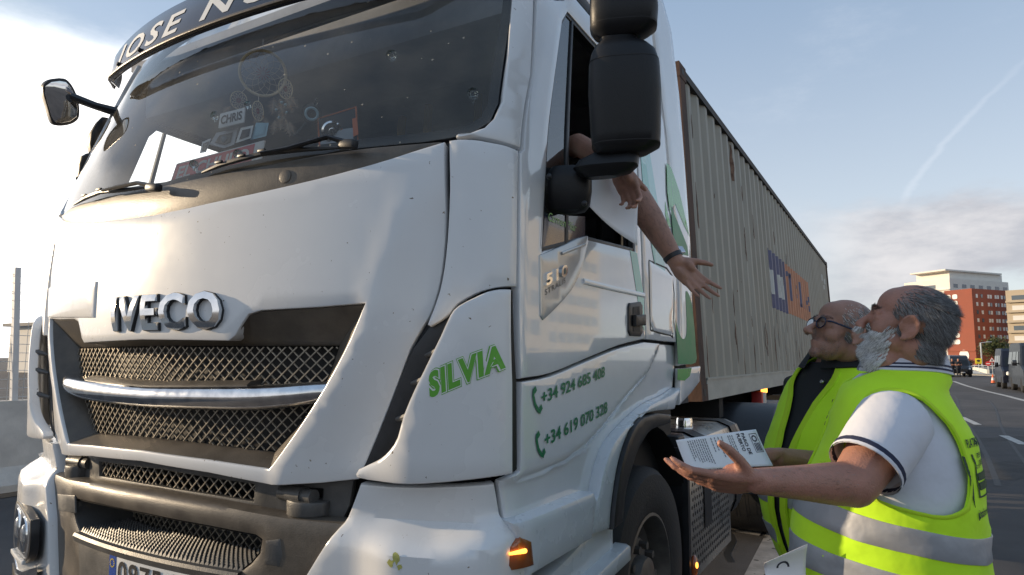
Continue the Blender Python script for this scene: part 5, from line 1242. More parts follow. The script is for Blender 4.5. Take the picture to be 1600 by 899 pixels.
def remesh(o, vox, it=8, fac=.5):
    m = o.modifiers.new('r', 'REMESH'); m.mode = 'VOXEL'; m.voxel_size = vox; m.use_smooth_shade = True
    s = o.modifiers.new('s', 'SMOOTH'); s.iterations = it; s.factor = fac
    dg = bpy.context.evaluated_depsgraph_get(); dg.update(); me = bpy.data.meshes.new_from_object(o.evaluated_get(dg)); o.modifiers.clear()
    mm = [x for x in o.data.materials]; o.data = me
    if not len(me.materials):
        for x in mm: me.materials.append(x)
    me.polygons.foreach_set('use_smooth', [True]*len(me.polygons)); return o
class Frame:
    def __init__(s, o, h, up=(0, 0, 1)):
        s.o = V(o); s.h = V(h).normalized(); u = V(up); s.u = (u-s.h*u.dot(s.h)).normalized(); s.l = s.u.cross(s.h)
    def P(s, x, y, z): return s.o+s.h*x+s.l*y+s.u*z
    def M(s): return Matrix((s.h, s.l, s.u)).transposed()
    def inv(s, p): d = V(p)-s.o; return d.dot(s.h), d.dot(s.l), d.dot(s.u)
def hand(mb, wrist, d, n, size=1.0, side=1, curl=(.25, .3, .2), spread=.10, thumb=(.9, .3), per=None, grip=0):
    """palm, five fingers and thumb; d along the fingers, n out of the palm, thumb on side * (n x d)"""
    d = V(d).normalized(); n = V(n); n = (n-d*n.dot(d)).normalized(); w_ = n.cross(d)*side; s = size; wr = V(wrist)
    kn = []
    for i, (u, ln) in enumerate(((.030, .092), (.010, .096), (-.011, .091), (-.031, .082))):
        k = wr+d*ln*s+w_*u*s; kn.append(k)
        mb.tube([wr+w_*u*.55*s, wr+d*ln*.5*s+w_*u*.9*s-n*.002*s, k], [.0165*s, .0165*s, .0125*s], 10, round_=True, flat=1)
    mb.ball(wr+d*.045*s+w_*.022*s+n*.010*s, (.030*s, .017*s, .02*s), rot=Matrix((d, w_, n)).transposed()); mb.ball(wr+d*.045*s-w_*.022*s+n*.007*s, (.034*s, .015*s, .016*s), rot=Matrix((d, w_, n)).transposed())
    L_ = ((.046, .027, .022), (.051, .031, .023), (.047, .029, .022), (.036, .021, .019)); R_ = ((.0100, .0090, .0083, .0066), (.0102, .0092, .0084, .0067), (.0096, .0086, .0079, .0063), (.0086, .0076, .0070, .0056))
    for i in range(4):
        c_ = per[i] if per else curl; a = 0; sp = spread*(1.5-i)*.66; p = kn[i]; pts = [p-d*.012*s, p]; base = (d*cos(sp)+w_*sin(sp)).normalized()
        for j in range(3):
            a += c_[j]; p = p+(base*cos(a)+n*sin(a))*L_[i][j]*s; pts.append(p)
        r_ = R_[i]; mb.tube(pts, [r_[0]*s*1.05, r_[0]*s*1.04, r_[1]*s*1.02, r_[2]*s, r_[3]*s], 10, round_=True)
        for q, rr in ((2, 1.10), (3, 1.08)): mb.ball(pts[q], r_[q-1]*s*rr, 8, 6)
    t0 = wr+d*.022*s+w_*.026*s+n*.006*s; a, b = thumb; td = (d*cos(a)+w_*sin(a)*cos(b)+n*sin(a)*sin(b)).normalized(); td2 = (td+d*.25).normalized(); td3 = (td2+d*.2).normalized()
    t1 = t0+td*.040*s; t2 = t1+td2*.034*s; t3 = t2+td3*.026*s
    mb.tube([t0-td*.01*s, t0, t1, t2, t3], [.015*s, .0165*s, .0128*s, .0112*s, .0085*s], 10, round_=True); mb.ball(t2, .0122*s, 8, 6)
    return kn
def head(mb, F, s=1.0, nose=1.0, chub=1.0):
    B = lambda c_, r, rot=None: mb.ball(F.P(*[q*s for q in c_]), [q*s for q in r], 18, 12, F.M() if rot is None else F.M() @ rot)
    B((-.014, 0, .042), (.100, .078, .082)); B((-.045, 0, .02), (.068, .070, .07)); B((.034, 0, .048), (.058, .064, .058)); B((.040, 0, -.008), (.052, .060*chub, .056)); B((.020, 0, -.05), (.060, .058*chub, .05))
    for y in (-1, 1): B((.052, y*.036*chub, -.026), (.032, .026, .030)); B((.074, y*.040, .000), (.014, .018, .010))
    B((.036, 0, -.068), (.054, .048*chub, .042)); B((.076, 0, -.096), (.021, .024, .018))
    T = lambda pts, r, n=10: mb.tube([F.P(*[q*s for q in p]) for p in pts], [q*s for q in r], n, round_=True)
    T([(.076, -.050, .016), (.090, -.026, .024), (.091, 0, .022), (.090, .026, .024), (.076, .050, .016)], (.009, .012, .010, .012, .009))
    k = nose; T([(.088, 0, .018), (.100*k**.3, 0, -.004), (.117*k**.5, 0, -.030)], (.0085, .0105, .0140)); B((.110*k**.4, .012, -.036), (.011, .009, .009)); B((.110*k**.4, -.012, -.036), (.011, .009, .009))
    T([(.080, -.025, -.062), (.093, -.008, -.058), (.093, .008, -.058), (.080, .025, -.062)], (.005, .0075, .0075, .005)); T([(.080, -.022, -.070), (.091, 0, -.071), (.080, .022, -.070)], (.005, .0085, .005))
    for y in (-1, 1):
        B((-.008, y*.079, -.008), (.020, .007, .030)); pts = [(-.002+.022*cos(a)-.006, y*(.085+.004*sin(a)), -.004+.033*sin(a)) for a in np.linspace(rad(-20), rad(290), 14)]
        T(pts, [.0052]*14, 8); B((-.002, y*.083, -.038), (.009, .006, .010)); T([(.010, y*.083, -.012), (.012, y*.083, .0)], (.005, .005))
        T([(-.014+.012*cos(a), y*.086, .0+.018*sin(a)) for a in np.linspace(rad(40), rad(250), 8)], [.004]*8, 6)
def eyes(F, s, parent):
    for y in (-1, 1):
        mb = MB(); mb.ball(F.P(.0740*s, y*.033*s, .004*s), .0118*s, 14, 10); e = mb.build('eye', 'eye_white', parent); mb = MB(); mb.ball(F.P(.0820*s, y*.033*s, .006*s), (.0045*s, .0055*s, .0055*s), 10, 8, F.M()); mb.build('iris', 'eye_dark', e)
def strands(name, roots, length, fall, F, mats, weights, parent, n, wd=.0009, lift=.35, seed=1, jit=.35):
    """thin hair strands grown from (point, normal) roots"""
    rs = random.Random(seed); vs = []; fs = []; fm = []
    for i in range(n):
        p, nn = rs.choice(roots); p = p+V((rs.uniform(-1, 1), rs.uniform(-1, 1), rs.uniform(-1, 1)))*.002; ln = length*rs.uniform(.6, 1.25); d_ = fall(p, nn); j = V((rs.gauss(0, 1), rs.gauss(0, 1), rs.gauss(0, 1)))*jit
        d1 = (nn*lift*1.6+d_*.8+j*.4).normalized(); d2 = (nn*lift*.4+d_+j*.6).normalized(); q = d1.cross(nn); q = q.normalized() if q.length > 1e-4 else d1.orthogonal().normalized()
        a = p-nn*.001; b = a+d1*ln*.45; c_ = b+d2*ln*.55; k = len(vs); vs += [a-q*wd, a+q*wd, b+q*wd*.8, b-q*wd*.8, c_]; fs += [(k, k+1, k+2, k+3), (k+3, k+2, k+4)]
        m = rs.choices(range(len(mats)), weights)[0]; fm += [m, m]
    return mesh(name, vs, fs, None, parent, True, None, mats, fm)
def roots_of(o, pred):
    off = V((0, 0, 0)); q = o
    while q: off += V(q.location); q = q.parent
    return [(v.co+off, v.normal.copy()) for v in o.data.vertices if pred(v.co+off)]
class Torso:
    """rings (z, forward shift, half width, front depth, back depth) about a frame; u: 0 front, .25 left, .5 back"""
    def __init__(s, F, rings, pw=2.3): s.F = F; s.R = np.array(rings, float); s.pw = pw; s.k = np.argsort(s.R[:, 0]); s.R = s.R[s.k]
    def at(s, z): 
        R = s.R; i = int(np.clip(np.searchsorted(R[:, 0], z)-1, 0, len(R)-2)); t = float(np.clip((z-R[i, 0])/(R[i+1, 0]-R[i, 0]), 0, 1))
        a, b = R[i, 1:], R[i+1, 1:]; p = R[max(i-1, 0), 1:]; n = R[min(i+2, len(R)-1), 1:]
        return .5*(2*a+(b-p)*t+(2*p-5*a+4*b-n)*t*t+(3*a-p-3*b+n)*t**3)
    def p0(s, u, z):
        sh, a, bf, bb = s.at(z); th = 2*pi*u; c_, q = cos(th), sin(th); e = 2/s.pw
        return s.F.P(sh+math.copysign(abs(c_)**e, c_)*(bf if c_ > 0 else bb), math.copysign(abs(q)**e, q)*a, z-s.F.o.z)
    def surf(s, u, z):
        e = .004; p = s.p0(u, z); n = (s.p0(u+e, z)-s.p0(u-e, z)).cross(s.p0(u, z+e)-s.p0(u, z-e)); return p, n.normalized()
    def mesh_into(s, mb, z0, z1, off=0, n=48, m=28):
        vs = []
        for z in np.linspace(z0, z1, m):
            for k in range(n): p, nn = s.surf(k/n+.001, z); vs.append(p+nn*off)
        mb.add(vs, [(i*n+k, i*n+(k+1) % n, (i+1)*n+(k+1) % n, (i+1)*n+k) for i in range(m-1) for k in range(n)]+[tuple(range(n))[::-1], tuple((m-1)*n+k for k in range(n))])
def legs(mb, F, zh, hw, r0=.10):
    for y in (1, -1): mb.tube([F.P(0, y*hw, zh-F.o.z), F.P(.01, y*hw*1.02, .48), F.P(-.01, y*hw*1.05, .09)], [r0, r0*.68, r0*.5], 14, round_=True)
def shoes(F, hw, parent):
    for y in (1, -1):
        b = MB(); b.tube([F.P(-.08, y*hw*1.05, .05), F.P(.03, y*hw*1.08, .055), F.P(.17, y*hw*1.15, .035)], [.045, .05, .033], 12, round_=True, flat=.9); b.build('shoe', 'shoe_black', parent)
hR_ = V((-cr.x, -cr.y, 0)).normalized(); fh = V((cf.x, cf.y, 0)).normalized()
def fold(seed, amp):
    rs = random.Random(seed); W_ = [(rs.uniform(3, 9), rs.uniform(6, 16), rs.uniform(0, 6.3), rs.uniform(.5, 1)) for _ in range(6)]
    return lambda u, z: amp*sum(c_*sin(2*pi*a*u*.6+b*z+d_) for a, b, d_, c_ in W_)/3+amp*.55*(1-abs(sin(11*u+17*z+seed)))**4+amp*.5*(1-abs(sin(14*u-15*z+2*seed)))**4
# ---------------------------------------------------------------- man with the white beard
D1 = 1.72
A1 = rad(24); h1 = hR_*cos(A1)+fh*sin(A1); B1 = dep(1402, 700, D1+.02); B1.z = 0
F1 = Frame(B1, h1); man1 = thing('person', B1, 'man with white beard in yellow vest over white polo, palm held out', 'person', 'men in yellow vests beside the truck')
T1 = Torso(F1, [(.70, 0, .20, .165, .165), (.80, .01, .222, .19, .172), (.93, .02, .238, .222, .178), (1.06, .02, .242, .226, .180), (1.18, .01, .236, .190, .174), (1.285, .012, .226, .148, .158), (1.355, .02, .208, .118, .138), (1.402, .015, .162, .104, .116), (1.438, -.012, .112, .090, .102), (1.468, -.026, .082, .080, .078), (1.51, -.028, .070, .070, .070)])
hd1 = dep(1417, 510, D1-.02)
pit1 = rad(19); A1h = rad(31); hh = (hR_*cos(A1h)+fh*sin(A1h)); hh1 = (hh*cos(pit1)+V((0, 0, 1))*sin(pit1)); FH1 = Frame(hd1, hh1)
b = MB(); T1.mesh_into(b, .76, 1.48, -.012); head(b, FH1, .885, 1.0, 1.12)
b.tube([FH1.P(-.035, 0, -.045), F1.P(-.028, 0, 1.46), F1.P(-.03, 0, 1.38)], [.057, .062, .076], 16, round_=True); b.ball(FH1.P(-.048, 0, -.075), (.03, .052, .024), rot=FH1.M()); b.ball(FH1.P(.02, 0, -.10), (.05, .052, .045), rot=FH1.M())
sh1 = F1.P(.025, .185, 1.325); el1 = dep(1334, 757, 1.50); wr1 = dep(1182, 752, 1.41)
b.tube([sh1, sh1.lerp(el1, .5), el1], [.066, .060, .052], 16, round_=True)
b.tube([el1, el1.lerp(wr1, .22), el1.lerp(wr1, .55), wr1], [.050, .0475, .038, .0275], 16, round_=True, flat=1.0)
da1 = (wr1-el1).normalized(); upc = (cu*.75-cf*.62)          # palm turned up and towards the viewer
hand(b, wr1, (-cr*.98-cu*.02+cf*.12), (cu*.72+cf*.62-cr*.05), .98, 1, spread=.10, thumb=(1.05, .45), per=[(.15, .30, .2), (.2, .34, .22), (.26, .38, .25), (.32, .42, .25)])
shr = F1.P(-.02, -.19, 1.325); elr = F1.P(.0, -.25, 1.05); wrr = dep(1292, 905, 1.70)
b.tube([shr, elr], [.066, .052], 12, round_=True); b.tube([elr, wrr], [.05, .03], 12, round_=True); hand(b, wrr, -cr-cf*.35, -cf, .95, 1, curl=(.3, .4, .3))
bd1 = b.build('body', 'skin_tan', man1, True, None); bd1.name = 'body'; remesh(bd1, .0045, 5)
eyes(FH1, .885, man1)
b = MB(); legs(b, F1, .80, .11, .115); T1.mesh_into(b, .74, .92, .004); tr1 = b.build('trousers', 'trousers_dark', man1); shoes(F1, .11, man1)
b = MB(); T1.mesh_into(b, .80, 1.44, .004)
for a, c_, e_ in ((sh1, el1, 1), (shr, elr, -1)):
    q = a.lerp(c_, .72); b.tube([a+(a-c_)*.12-F1.l*.05*e_, a, a.lerp(c_, .3), q], [.075, .086, .083, .078], 28, cap=False)
po1 = b.build('polo_shirt', 'polo_white', man1, True, 60)
d_ = (el1-sh1).normalized()
for k, (t, m_) in enumerate(((.690, 'navy_stripe'), (.660, 'navy_stripe'), (.722, 'polo_white'))):
    q = sh1.lerp(el1, t); b = MB(); b.tube([q-d_*.003, q+d_*.0045], [.0818, .0812], 28, cap=False); b.tube([q+d_*.0045, q-d_*.003], [.078, .078], 28, cap=False); b.build('sleeve_stripe' if k < 2 else 'sleeve_hem', m_, po1)
# collar: a folded band round the neck with a dark double stripe
def collar(par, T, m, z0, z1, r0, r1, u0=.06, u1=.94, stripes=None, name='collar'):
    n = 40; vs = []
    for u in np.linspace(u0, u1, n):
        pa, na = T.surf(u, z1); pb, nb = T.surf(u, z0); lift = V((0, 0, .012*abs(cos(pi*u))))
        vs += [pa+na*(r1-.004), pa+na*r1+V((0, 0, .010)), pa+na*(r1+.006)+V((0, 0, .008)), pb+nb*r0-lift*0, pb+nb*(r0-.006)]
    o = mesh(name, vs, [(5*i+j, 5*i+5+j, 5*i+6+j, 5*i+1+j) for i in range(n-1) for j in range(4)], m, par, True, 60); fixn(o)
    for k, t in enumerate(stripes or ()):
        vs = []
        for u in np.linspace(u0, u1, n):
            pa, na = T.surf(u, z1); pb, nb = T.surf(u, z0); a = pa+na*(r1+.006)+V((0, 0, .008)); c_ = pb+nb*r0
            for tt in (t, t+.085): vs.append(a.lerp(c_, tt)+na*.0014)
        mesh('collar_stripe', vs, [(2*i, 2*i+2, 2*i+3, 2*i+1) for i in range(n-1)], 'navy_stripe', o, True, None)
    return o
collar(po1, T1, 'polo_white', 1.44, 1.49, .020, .014, stripes=(.62, .80))
# vest: cut from the torso surface with arm holes; reflective bands follow it
def vest(man, T, z0, ztop, hole, bands, seed, off=.018, slit=.03, fa=.006, neckz=None):
    fo = fold(seed, fa); top = [(u, ztop-.055*max(0, cos(2*pi*u))**1.5) for u in np.linspace(slit+.02, 1-slit-.02, 40)]
    o = [(slit, z0), (1-slit, z0), (1-slit-.005, ztop-.2)]+top[::-1]+[(slit+.005, ztop-.2)]
    fu = lambda u, z: fo(u, z)*(.25+sm(ztop, ztop-.3, z))+.006*sm(1.1, .9, z)
    v = patch('vest', o, lambda u, z: T.surf(u, z), 'vest_yellow', man, off=off, thick=.006, r=.0022, d=.012, grid=.020, holes=[hole, [(1-u, z) for u, z in hole]], hfun=fu, ang=70, back=True)
    for zc, h in bands:
        sf = lambda u, z: T.surf(u, z); tilt = lambda u, z: z
        patch('reflective_band', [(u, zc+.035*cos(2*pi*u)) for u in np.linspace(slit+.004, 1-slit-.004, 40)]+[(u, zc+h+.035*cos(2*pi*u)) for u in np.linspace(1-slit-.004, slit+.004, 40)], sf, 'reflective_tape', v, off=off+.0022, thick=.003, r=.001, d=.012, grid=.02, hfun=fu, ang=70)
    for hh_ in (hole, [(1-u, z) for u, z in hole]):
        P = [np.array(q) for q in hh_]; c0 = np.mean(P, 0); vs = []; n = len(P)
        for q in P:
            for k, hgt in ((.985, .002), (1.02, .0045), (1.055, .002)):
                w_ = c0+(q-c0)*k; p, nn = T.surf(*w_); vs.append(p+nn*(off+fu(*w_)+hgt))
        mesh('vest_binding', vs, [(3*i+j, 3*((i+1) % n)+j, 3*((i+1) % n)+j+1, 3*i+j+1) for i in range(n) for j in range(2)], 'vest_edge', v, True, None)
    return v, fu
hole1 = spl([(.150, 1.305), (.146, 1.25), (.165, 1.195), (.22, 1.155), (.30, 1.135), (.350, 1.165), (.366, 1.24), (.352, 1.32), (.31, 1.375), (.25, 1.392), (.19, 1.375), (.150, 1.305)], 4)[:-1]
v1, fu1 = vest(man1, T1, .68, 1.458, hole1, [(1.050, .056), (.945, .056)], 5, fa=.009)
def vest_text(v, T, fu, rows, m, off):
    for txt, u0, u1, z, h, bo in rows:
        vs, fs, wd = textmesh(txt, bo, 0, 0, 0, 1.0, 2); out = []
        for x, y, _ in vs: u, zz = u0+(u1-u0)*x/wd, z+h*y; p, n = T.surf(u, zz); out.append(p+n*(off+fu(u, zz)))
        mesh('vest_lettering', out, fs, m, v, False)
uL = .415
vest_text(v1, T1, fu1, [('PLATAFORMA', uL-.035, uL+.045, 1.275, .017, .02), ('DEFENSA', uL-.010, uL+.035, 1.250, .011, .02), ('SECTOR', uL-.025, uL+.0, 1.228, .008, .01), ('TRANSPORTE', uL-.00, uL+.045, 1.232, .012, .03), ('plataformanacional.es', uL-.045, uL+.07, 1.128, .016, .02)], 'print_dark', .0205)
def vest_patch(v, T, fu, o, m, off): return patch('vest_print', o, lambda u, z: T.surf(u, z), m, v, off=off, thick=.001, r=0, d=.008, grid=.02, hfun=fu)
for z in (1.202, 1.182): vest_patch(v1, T1, fu1, [(uL-.02, z), (uL+.045, z), (uL+.045, z+.016), (uL-.02, z+.016)], 'print_dark', .0205)
for o in ([(uL-.028, 1.17), (uL-.024, 1.17), (uL-.024, 1.26), (uL-.028, 1.26)], [(uL-.028, 1.167), (uL+.052, 1.167), (uL+.052, 1.170), (uL-.028, 1.170)], [(uL-.058, 1.26), (uL-.048, 1.255), (uL-.046, 1.20), (uL-.050, 1.15), (uL-.056, 1.20)]): vest_patch(v1, T1, fu1, o, 'print_dark', .0205)
# hair and beard
def hair_pred(F, s, front=.045, low=-.075, bald=.03):
    def f(p):
        x, y, z = F.inv(p); x, y, z = x/s, y/s, z/s
        if abs(y) > .0905 or x < -.13: return False
        if x > -.040 and z < .030 and x < .03 and abs(y) > .062: return False      # ear
        edge = front-.55*max(0, .075-abs(y))*0
        if z > .02: return x < (front if abs(y) > .048 else min(front, bald)) - .25*max(0, z-.05)
        if z > -.03: return x < .022 and abs(y) > .03 or x < -.03
        return z > low and x < -.040
    return f
rt = roots_of(bd1, hair_pred(FH1, .885))
def fall1(p, n):
    x, y, z = FH1.inv(p); return (-FH1.h*.9-FH1.u*(.25 if z > .06 else .9)+FH1.l*y*2).normalized()
thin = [q for q in rt if FH1.inv(q[0])[2] < .085 or random.random() < .5]
strands('hair', thin, .019, fall1, FH1, ['hair_grey', 'hair_dark', 'hair_mid'], (5, 3, 5), man1, 22000, .00055, .12, 3, .20)
def beard_pred(F, s=1.0):
    def f(p):
        x, y, z = [q/s for q in F.inv(p)]
        if z > -.012 and x < .045: return False
        jaw = x > .022 and -.145 < z < -.040 and not (abs(y) < .026 and -.078 < z < -.050 and x > .07)
        cheek = .018 < x < .045 and -.05 < z < -.015 and abs(y) > .052
        stache = .075 < x < .108 and -.057 < z < -.049
        return jaw or cheek or stache
    return f
rb1 = roots_of(bd1, beard_pred(FH1, .885))
rb1 = [q for q in rb1 if random.random() < min(1, .12+((FH1.inv(q[0])[0]/.885-.020)*28))]
strands('beard', rb1, .016, lambda p, n: (FH1.h*.35-FH1.u*.8).normalized(), FH1, ['hair_white', 'hair_mid', 'hair_grey'], (8, 2, .4), man1, 26000, .00042, .20, 4, .26)
ebr = [q for q in roots_of(bd1, lambda p: (lambda t: t[0] > .066 and .016 < t[2] < .031 and .012 < abs(t[1]) < .046)(FH1.inv(p)))]
strands('eyebrow', ebr, .010, lambda p, n: (FH1.l*FH1.inv(p)[1]*10+FH1.u*.1).normalized(), FH1, ['hair_grey'], (1,), man1, 350, .0006, .2, 6)

fa1 = roots_of(bd1, lambda p: .10 < (p-el1).dot(wr1-el1)/(wr1-el1).length_squared < .93 and ((p-el1)-(wr1-el1)*((p-el1).dot(wr1-el1)/(wr1-el1).length_squared)).length < .06)
strands('arm_hair', fa1, .012, lambda p, n: (wr1-el1).normalized(), F1, ['hair_dark', 'hair_mid'], (2, 3), man1, 700, .0003, .18, 15, .3)

# ---------------------------------------------------------------- man with glasses
D2 = 2.30
A2 = rad(-14); h2 = hR_*cos(A2)+fh*sin(A2); B2 = dep(1312, 700, D2+.06); B2.z = 0
F2 = Frame(B2, h2); man2 = thing('person', B2, 'man with dark glasses and black shirt in yellow vest, behind the bearded man', 'person', 'men in yellow vests beside the truck')
T2 = Torso(F2, [(.72, 0, .20, .16, .16), (.85, .01, .22, .205, .17), (.98, .02, .235, .225, .18), (1.10, .02, .24, .21, .18), (1.22, .01, .235, .175, .18), (1.32, .0, .225, .135, .165), (1.385, -.01, .205, .115, .15), (1.43, -.015, .155, .10, .13), (1.465, -.02, .11, .09, .10), (1.495, -.02, .08, .08, .08), (1.53, -.02, .07, .07, .07)])
hd2 = dep(1315, 521, D2); pit2 = rad(18); A2h = rad(-6); hh = hR_*cos(A2h)+fh*sin(A2h); FH2 = Frame(hd2, hh*cos(pit2)+V((0, 0, 1))*sin(pit2))
b = MB(); T2.mesh_into(b, .76, 1.50, -.012); head(b, FH2, .98, 1.15, 1.0)
b.tube([FH2.P(-.03, 0, -.045), F2.P(-.03, 0, 1.485), F2.P(-.03, 0, 1.40)], [.055, .058, .066], 16, round_=True)
sh2 = F2.P(-.02, .20, 1.37); el2 = dep(1300, 732, 2.16); wr2 = dep(1216, 714, 1.98)
b.tube([sh2, el2], [.062, .050], 14, round_=True); b.tube([el2, el2.lerp(wr2, .4), wr2], [.048, .042, .028], 14, round_=True)
hand(b, wr2, (-cr*.95-cu*.06-cf*.25), (-cu*.55-cf*.6), .98, 1, spread=.05, thumb=(.25, .9), per=[(.55, .7, .4)]*4)
sr2 = F2.P(-.02, -.20, 1.37); er2 = F2.P(-.03, -.27, 1.09); wq2 = F2.P(.0, -.27, .84); b.tube([sr2, er2], [.062, .05], 12, round_=True); b.tube([er2, wq2], [.048, .028], 12, round_=True); hand(b, wq2, (0, 0, -1), F2.l, 1.0, 1, curl=(.5, .5, .4))
bd2 = b.build('body', 'skin_brown', man2, True, None); remesh(bd2, .0048, 5); eyes(FH2, .98, man2)
b = MB(); legs(b, F2, .80, .10, .105); T2.mesh_into(b, .74, .92, .004); b.build('trousers', 'trousers_dark', man2); shoes(F2, .10, man2)
b = MB(); T2.mesh_into(b, .80, 1.47, .004)
for a, c_, e_ in ((sh2, el2, 1), (sr2, er2, -1)): b.tube([a-F2.l*.05*e_, a, a.lerp(c_, .35), a.lerp(c_, .60)], [.072, .080, .077, .072], 24, cap=False)
sh_b = b.build('shirt', 'shirt_black', man2, True, 60); collar(sh_b, T2, 'shirt_black', 1.44, 1.515, .024, .010, .035, .965)
b = MB(); pbn, nbn = T2.surf(.045, 1.395); b.lathe([(.001, .004), (.006, .004), (.008, .0), (.008, -.004)], pbn+nbn*.022, nbn, 14); b.build('button', 'ring_metal', sh_b)
hole2 = spl([(.165, 1.34), (.16, 1.25), (.175, 1.17), (.22, 1.12), (.30, 1.12), (.35, 1.19), (.36, 1.28), (.345, 1.36), (.31, 1.405), (.25, 1.42), (.20, 1.405), (.165, 1.34)], 4)[:-1]
# open-fronted vest: deep V at the neck
fo2 = fold(9, .006); fu2 = lambda u, z: fo2(u, z)*(.25+sm(1.48, 1.2, z))
o2 = [(.012, .78), (.988, .78), (.986, 1.12), (.979, 1.22), (.957, 1.34), (.90, 1.44)]+[(u, 1.478) for u in np.linspace(.80, .20, 14)]+[(.10, 1.44), (.043, 1.34), (.021, 1.22), (.014, 1.12)]
v2 = patch('vest', o2, lambda u, z: T2.surf(u, z), 'vest_yellow', man2, off=.017, thick=.006, r=.0022, d=.012, grid=.02, holes=[hole2, [(1-u, z) for u, z in hole2]], hfun=fu2, ang=70, back=True)
for sg in (1, -1):
    strip('vest_binding', [(u if sg > 0 else 1-u, z) for u, z in spl([(.016, .80), (.018, 1.12), (.025, 1.22), (.047, 1.34), (.104, 1.435)], 6)], lambda u, z: T2.surf(u, z), .018, 'vest_edge', v2, .020, .004)
for zc in (.985, .86): patch('reflective_band', [(.016, zc), (.984, zc), (.984, zc+.055), (.016, zc+.055)], lambda u, z: T2.surf(u, z), 'reflective_tape', v2, off=.0192, thick=.003, r=.001, d=.012, grid=.02, hfun=fu2, ang=70)
vest_text(v2, T2, fu2, [('PLATAFORMA', .085, .150, 1.330, .011, .02), ('DEFENSA', .095, .140, 1.312, .008, .02)], 'print_dark', .0195)
for z in (1.292, 1.276, 1.255): vest_patch(v2, T2, fu2, [(.085, z), (.15, z), (.15, z+.011), (.085, z+.011)], 'print_dark', .0195)
rt2 = roots_of(bd2, hair_pred(FH2, .98, .050, -.07, .005))
strands('hair', [q for q in rt2 if FH2.inv(q[0])[2] < .075 or random.random() < .6], .020, lambda p, n: (-FH2.h*.8-FH2.u*.6).normalized(), FH2, ['hair_mid', 'hair_grey', 'hair_white'], (4, 4, 2), man2, 13000, .0006, .14, 8, .2)
rb2 = roots_of(bd2, lambda p: beard_pred(FH2)(p) and FH2.inv(p)[2] > -.115)
strands('stubble', rb2, .004, lambda p, n: (FH2.h*.3-FH2.u*.8).normalized(), FH2, ['hair_mid', 'hair_dark'], (2, 3), man2, 2600, .0004, .5, 9)
eb2 = roots_of(bd2, lambda p: (lambda t: t[0] > .072 and .018 < t[2] < .034 and .012 < abs(t[1]) < .05)(FH2.inv(p)))
if eb2: strands('eyebrow', eb2, .010, lambda p, n: (FH2.l*FH2.inv(p)[1]*10+FH2.u*.1).normalized(), FH2, ['hair_dark'], (1,), man2, 350, .0006, .2, 6)
gl = MB()
for y in (1, -1):
    gl.tube([FH2.P(.100-abs(.022*cos(a)-.0)*.12*(1 if cos(a) > 0 else -.4), y*(.033+.024*cos(a)), .004+.019*sin(a)) for a in np.linspace(0, 2*pi, 25)], .0022, 6, False)
    gl.tube([FH2.P(.094, y*.058, .010), FH2.P(.085, y*.072, .010), FH2.P(.02, y*.082, .006), FH2.P(-.005, y*.084, .0)], [.0030, .0034, .0036, .0030], 8)
gl.tube([FH2.P(.101, -.010, .008), FH2.P(.104, 0, .011), FH2.P(.101, .010, .008)], .0022, 6); glo = gl.build('glasses', 'glasses_navy', man2)
for y in (1, -1):
    b = MB(); b.add([FH2.P(.099, y*(.033+.022*cos(a)), .004+.018*sin(a)) for a in np.linspace(0, 2*pi, 21)[:-1]], [tuple(range(20))]); b.build('lens', 'spectacle_glass', glo, False)

# ---------------------------------------------------------------- the driver leaning out of the window
DP = V((TX+.62, 1.25, 1.72))
drv = thing('person', DP, 'driver in dark shirt reaching both bare arms out of the cab window', 'person')
FD_ = Frame(V((TX+.70, 1.05, 0)), V((.75, -.35, 0)))
TD = Torso(FD_, [(1.75, -.08, .19, .13, .13), (1.95, -.05, .21, .15, .14), (2.15, -.02, .215, .13, .14), (2.27, 0, .20, .11, .13), (2.33, 0, .12, .09, .10), (2.38, 0, .07, .07, .07)])
FHD = Frame(V((TX+.74, .98, 2.50)), V((.8, -.35, -.25)))
b = MB(); TD.mesh_into(b, 1.78, 2.36, -.01); head(b, FHD, 1.0); b.tube([FHD.P(-.03, 0, -.05), FD_.P(0, 0, 2.30)], [.06, .07], 14, round_=True)
sa = FD_.P(0, -.20, 2.22); ea = dep(903, 226, 2.46); wa_ = dep(966, 262, 2.27)
b.tube([sa, ea], [.055, .041], 14, round_=True); b.tube([ea, ea.lerp(wa_, .45), wa_], [.041, .040, .029], 14, round_=True)
hand(b, wa_, (cr*.42-cu*.88-cf*.05), (-cr*.55-cu*.05-cf*.75), .96, 1, spread=.06, thumb=(.5, -1.2), per=[(.45, .75, .5), (.42, .72, .5), (.40, .7, .5), (.4, .7, .5)])
sbp = FD_.P(0, .20, 2.20); eb_ = dep(993, 305, 2.66); wb_ = dep(1056, 409, 2.56)
b.tube([sbp, sbp.lerp(eb_, .5), eb_], [.062, .058, .056], 14, round_=True); b.tube([eb_, eb_.lerp(wb_, .35), eb_.lerp(wb_, .7), wb_], [.055, .055, .043, .032], 16, round_=True)
hand(b, wb_, (cr*.62-cu*.70-cf*.18), (-cf*.85+cr*.2+cu*.15), 1.03, 1, spread=.20, thumb=(.85, .1), per=[(.10, .12, .08), (.12, .15, .1), (.14, .2, .1), (.2, .25, .15)])
bdd = b.build('body', 'skin_driver', drv, True, None); remesh(bdd, .005, 4); eyes(FHD, 1, drv)
b = MB(); TD.mesh_into(b, 1.76, 2.34, .004); b.tube([sa, sa.lerp(ea, .98)], [.075, .056], 20, cap=False); b.tube([sbp, sbp.lerp(eb_, .5), sbp.lerp(eb_, .94)], [.078, .074, .068], 20, cap=False); b.build('shirt', 'shirt_black', drv, True, 60)
rtd = roots_of(bdd, hair_pred(FHD, 1)); strands('hair', rtd, .02, lambda p, n: -FHD.h, FHD, ['hair_dark'], (1,), drv, 3000, .001, .25, 12)
